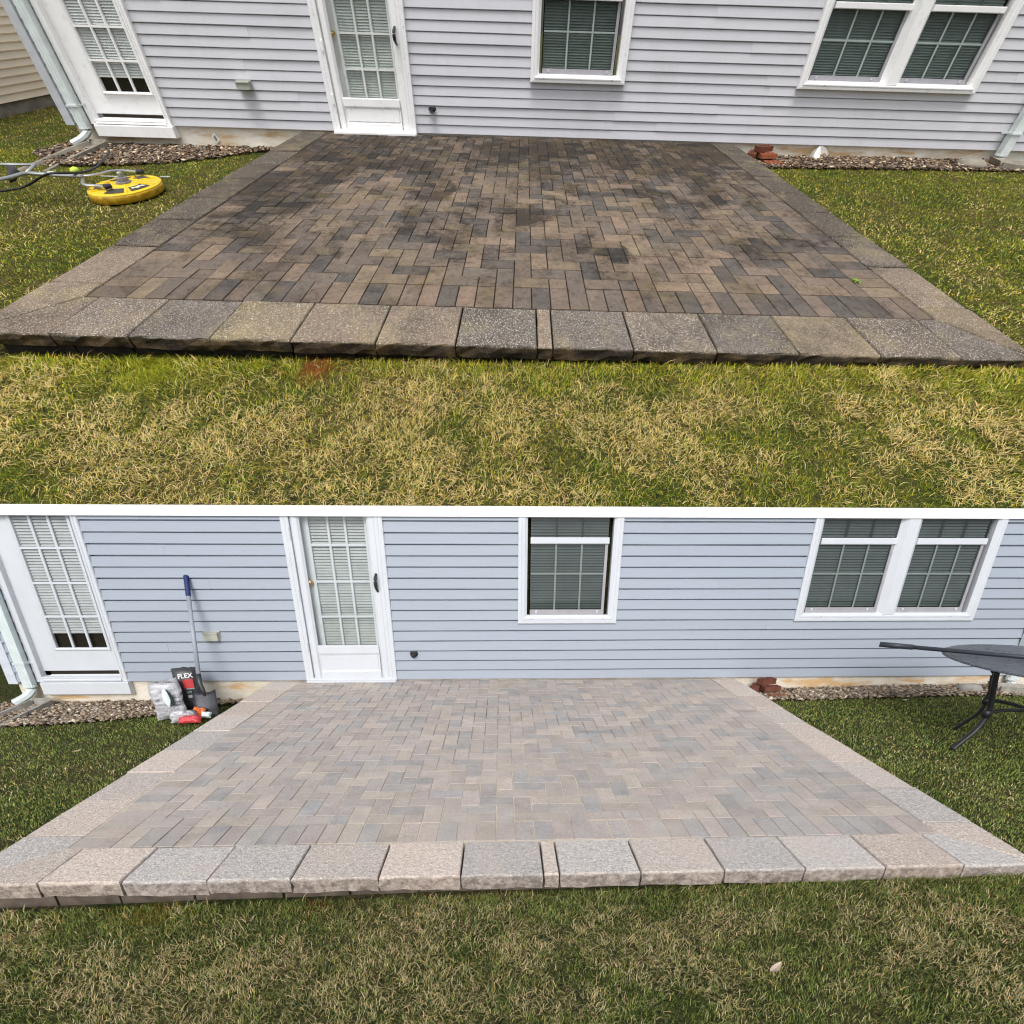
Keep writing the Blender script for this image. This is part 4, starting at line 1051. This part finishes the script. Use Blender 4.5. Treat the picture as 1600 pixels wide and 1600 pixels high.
def bags():
    # dark sand sack standing against the wall
    c = (-3.235, -.43, -.20); yaw, ln, ro = .30, .32, -.06
    t = thing(Y2, 'sand_sack', c, 'charcoal sand sack lettered FLEX with red panel beside the shovel', 'sack')
    ck = plain('charcoal_sack', (.045, .047, .050), .35, .45, var=.35, scale=18, yard=Y2)
    body = pillow(.115, .47, .075, 3, .22)
    solid(Y2, 'body', orient(body, c, yaw, ln, ro), ck, None, t, True)
    wh = plain('white_ink', (.78, .78, .76), .5, .3, var=.06); rd = plain('red_ink', (.50, .02, .025), .45, .3, var=.3, scale=25); gy = plain('grey_ink', (.30, .31, .31), .5, .3)
    def flat(u0, u1, w0, w1, off=.089):
        xs = np.linspace(u0, u1, 5); zs = np.linspace(w0, w1, 4); V = [(u, -off * (1 - .25 * abs(u / .115) ** 2.2), w) for w in zs for u in xs]
        return V, [(b * 5 + a, b * 5 + a + 1, b * 5 + a + 6, b * 5 + a + 5) for b in range(3) for a in range(4)]
    def dec(nm, VF, m): solid(Y2, nm, orient(VF, c, yaw, ln, ro), m, None, t)
    TV, TF = text_mesh('FLEX'); u0, u1, w0, w1 = -.045, .085, .345, .395
    dec('lettering', ([(u0 + (u1 - u0) * v[0], -.0915 * (1 - .25 * abs((u0 + (u1 - u0) * v[0]) / .115) ** 2.2), w0 + (w1 - w0) * v[1]) for v in TV], TF), wh)
    dec('red_panel', flat(-.015, .075, .235, .330, .0905), rd)
    dec('pale_strip', flat(.0, .075, .222, .232, .0905), gy)
    dec('pale_strip', flat(.0, .075, .192, .197, .0905), gy)
    dec('pale_strip', flat(.0, .075, .182, .186, .0905), gy)
    dec('small_print', flat(.005, .065, .128, .158, .0905), gy)
    # white edge fold down the left side
    # crumpled white bag slumped in front
    c2 = (-3.30, -.67, -.205)
    t2 = thing(Y2, 'white_bag', c2, 'crumpled white and grey plastic bag slumped before the charcoal sack', 'bag')
    wb = NT('white_film', Y2)
    col = wb.ramp(wb.noise(8, 4, .6, wb.vscale(wb.rc(), (.8, 1, 3.5))), [(.34, (.08, .08, .09)), (.42, (.34, .34, .36)), (.54, (.50, .50, .53)), (.70, (.80, .80, .83))])
    wb.bump(wb.noise(40, 4, .6), .5, .02); wbm = wb.done(col, .35, .45)
    solid(Y2, 'body', orient(pillow(.130, .41, .070, 8, .42, 20, 24), c2, .35, .38, -.12), wbm, None, t2, True)
    hol = px2(272, 1103, y=-.70); flp = px2(265, 1105, y=-.73)
    solid(Y2, 'painted_hollow', orient(pillow(.022, .17, .010, 17, .5, taper=.9), tuple(hol), .35, .36, -.22), plain('hollow_shade', (.03, .04, .038), .6, .2), None, t2, True)  # solid sliver painted dark as the shaded opening of the bag
    solid(Y2, 'flap', orient(pillow(.030, .20, .012, 12, .9, taper=.9), tuple(flp), .3, .36, -.16), plain('pale_film', (.70, .80, .80), .35, .4, yard=Y2), None, t2, True)
    solid(Y2, 'base_fold', orient(pillow(.11, .13, .055, 15, .9), (-3.13, -.80, -.205), .5, .9, .0), wbm, None, t2, True)
    c3 = (-3.055, -.86, -.20)
    t3 = thing(Y2, 'red_bag', c3, 'crumpled red plastic bag lying at the foot of the white bag', 'bag')
    solid(Y2, 'body', orient(pillow(.095, .10, .032, 21, .8), c3, .35, 1.05, .1), plain('red_film', (.68, .07, .08), .35, .45, var=.35, scale=22, yard=Y2), None, t3, True)
    c4 = (-3.07, -.62, -.20)
    t4 = thing(Y2, 'orange_wrapper', c4, 'small orange and white wrapper between the sack and shovel blade', 'wrapper')
    solid(Y2, 'body', orient(pillow(.055, .10, .03, 27, .8), (-3.08, -.66, -.20), .3, .6, .3), plain('orange_film', (.75, .17, .04), .4, .4, var=.3, scale=25, yard=Y2), None, t4, True)
    solid(Y2, 'white_end', orient(pillow(.045, .07, .025, 31, .8), (-2.985, -.70, -.20), .3, .8, .2), plain('pale_film', (.70, .80, .80), .35, .4, yard=Y2), None, t4, True)
bags()

# ------------------------------------------------------------------ black garden table with a pole lying on it
def table():
    C = np.array([4.05, -1.9]); cx, cy = 4.12, -1.91
    t = thing(Y2, 'garden_table', (4.05, -1.9, -.12), 'black metal garden table with oval top and curved legs on the lawn', 'table')
    bk = plain('black_iron', (.013, .014, .016), .42, .45, yard=Y2)
    n = NT('hammered_top', Y2)
    w = n.noise(20, 4, .65, n.vscale(n.rc(), (.7, 2.2, 1)), 2.5)
    n.bump(w, .4, .006)
    tm = n.done(n.ramp(w, [(.42, (.022, .025, .032)), (.60, (.15, .165, .19))]), .38, .4)
    a, b = .72, .815
    V, F = lathe(cx, cy, [(.95, .612), (.985, .606), (1., .610), (1.0, .618), (.985, .624), (.95, .621), (.5, .621), (.02, .621)], 56, a, b)
    solid(Y2, 'top', (V, F), tm, None, t, False)
    feet = [(3.83, -1.51), (3.42, -2.0), (4.30, -2.30), (4.68, -1.80)]
    for f in feet:
        d = np.array(f) - C; lz = float(lawn_z(*f)) - .01
        P = [(*(C + d * r), z) for r, z in ((.80, .58), (.755, .44), (.70, .30), (.69, .20), (.76, .08), (.90, -.02), (1.02, lz + .015))]
        solid(Y2, 'leg', tube(smoothpath(P, 4), .0185, 8, True, (1.15, .8)), bk, None, t, True)
    for f in feet:
        d = np.array(f) - C
        solid(Y2, 'stretcher', tube(smoothpath([(*(C + d * .74), .215), (*(C + d * .5), .235), (*(C + d * .2), .225), (*C, .22)], 3), .015, 8), bk, None, t, True)
        solid(Y2, 'knuckle', lathe(*(C + d * .70), [(.012, .175), (.028, .19), (.031, .215), (.027, .24), (.012, .25)], 12), bk, None, t, True)
table()
p0, p1 = np.array([3.10, -1.272, .662]), np.array([3.875, -1.728, .648]); dr = (p1 - p0) / np.linalg.norm(p1 - p0)
pl = thing(Y2, 'umbrella_pole', tuple(p0), 'dark umbrella pole lying across the black garden table', 'pole')
pm = plain('slate_pole', (.035, .042, .052), .4, .45, yard=Y2)
solid(Y2, 'sleeve', tube([tuple(p0), tuple(p0 + dr * .24)], .024, 12), pm, None, pl, True)
solid(Y2, 'tube', tube([tuple(p0 + dr * .235), tuple(p0 + dr * 2.0)], .0185, 12), pm, None, pl, True)

# ------------------------------------------------------------------ litter on the lower lawn
z = float(lawn_z(.91, -4.29))
def curled(c, L, W, ang, lift):
    V = []; ca, sa = math.cos(ang), math.sin(ang)
    for k in range(7):
        s = -1 + k / 3; w = W * (1 - abs(s) ** 2.5) + .001
        for q in (-1, 0, 1):
            x, y, zz = s * L, q * w, lift + .004 * abs(q) + .006 * s * s
            V.append((c[0] + x * ca - y * sa, c[1] + x * sa + y * ca, c[2] + zz))
    return V, [(k * 3 + q, k * 3 + q + 1, k * 3 + q + 4, k * 3 + q + 3) for k in range(6) for q in range(2)]
solid(Y2, 'wood_chip', curled((.914, -4.288, z), .042, .011, .62, .028), plain('pale_wood', (.55, .44, .34), .8, .2, yard=Y2), None, label='pale splinter of wood lying on the lower lawn', category='wood chip')
solid(Y2, 'dry_leaf', curled((-3.55, -1.62, float(lawn_z(-3.55, -1.62))), .035, .018, .9, .03), plain('dry_leaf', (.42, .30, .20), .8, .2, yard=Y2), None, label='dry tan leaf on the grass left of the pale patio', category='leaf')
solid(Y2, 'dry_leaf', curled((4.0, -.62, float(lawn_z(4.0, -.62))), .03, .012, .1, .03), plain('bleached_leaf', (.62, .60, .52), .8, .2, yard=Y2), None, label='bleached leaf on the grass below the double window', category='leaf')
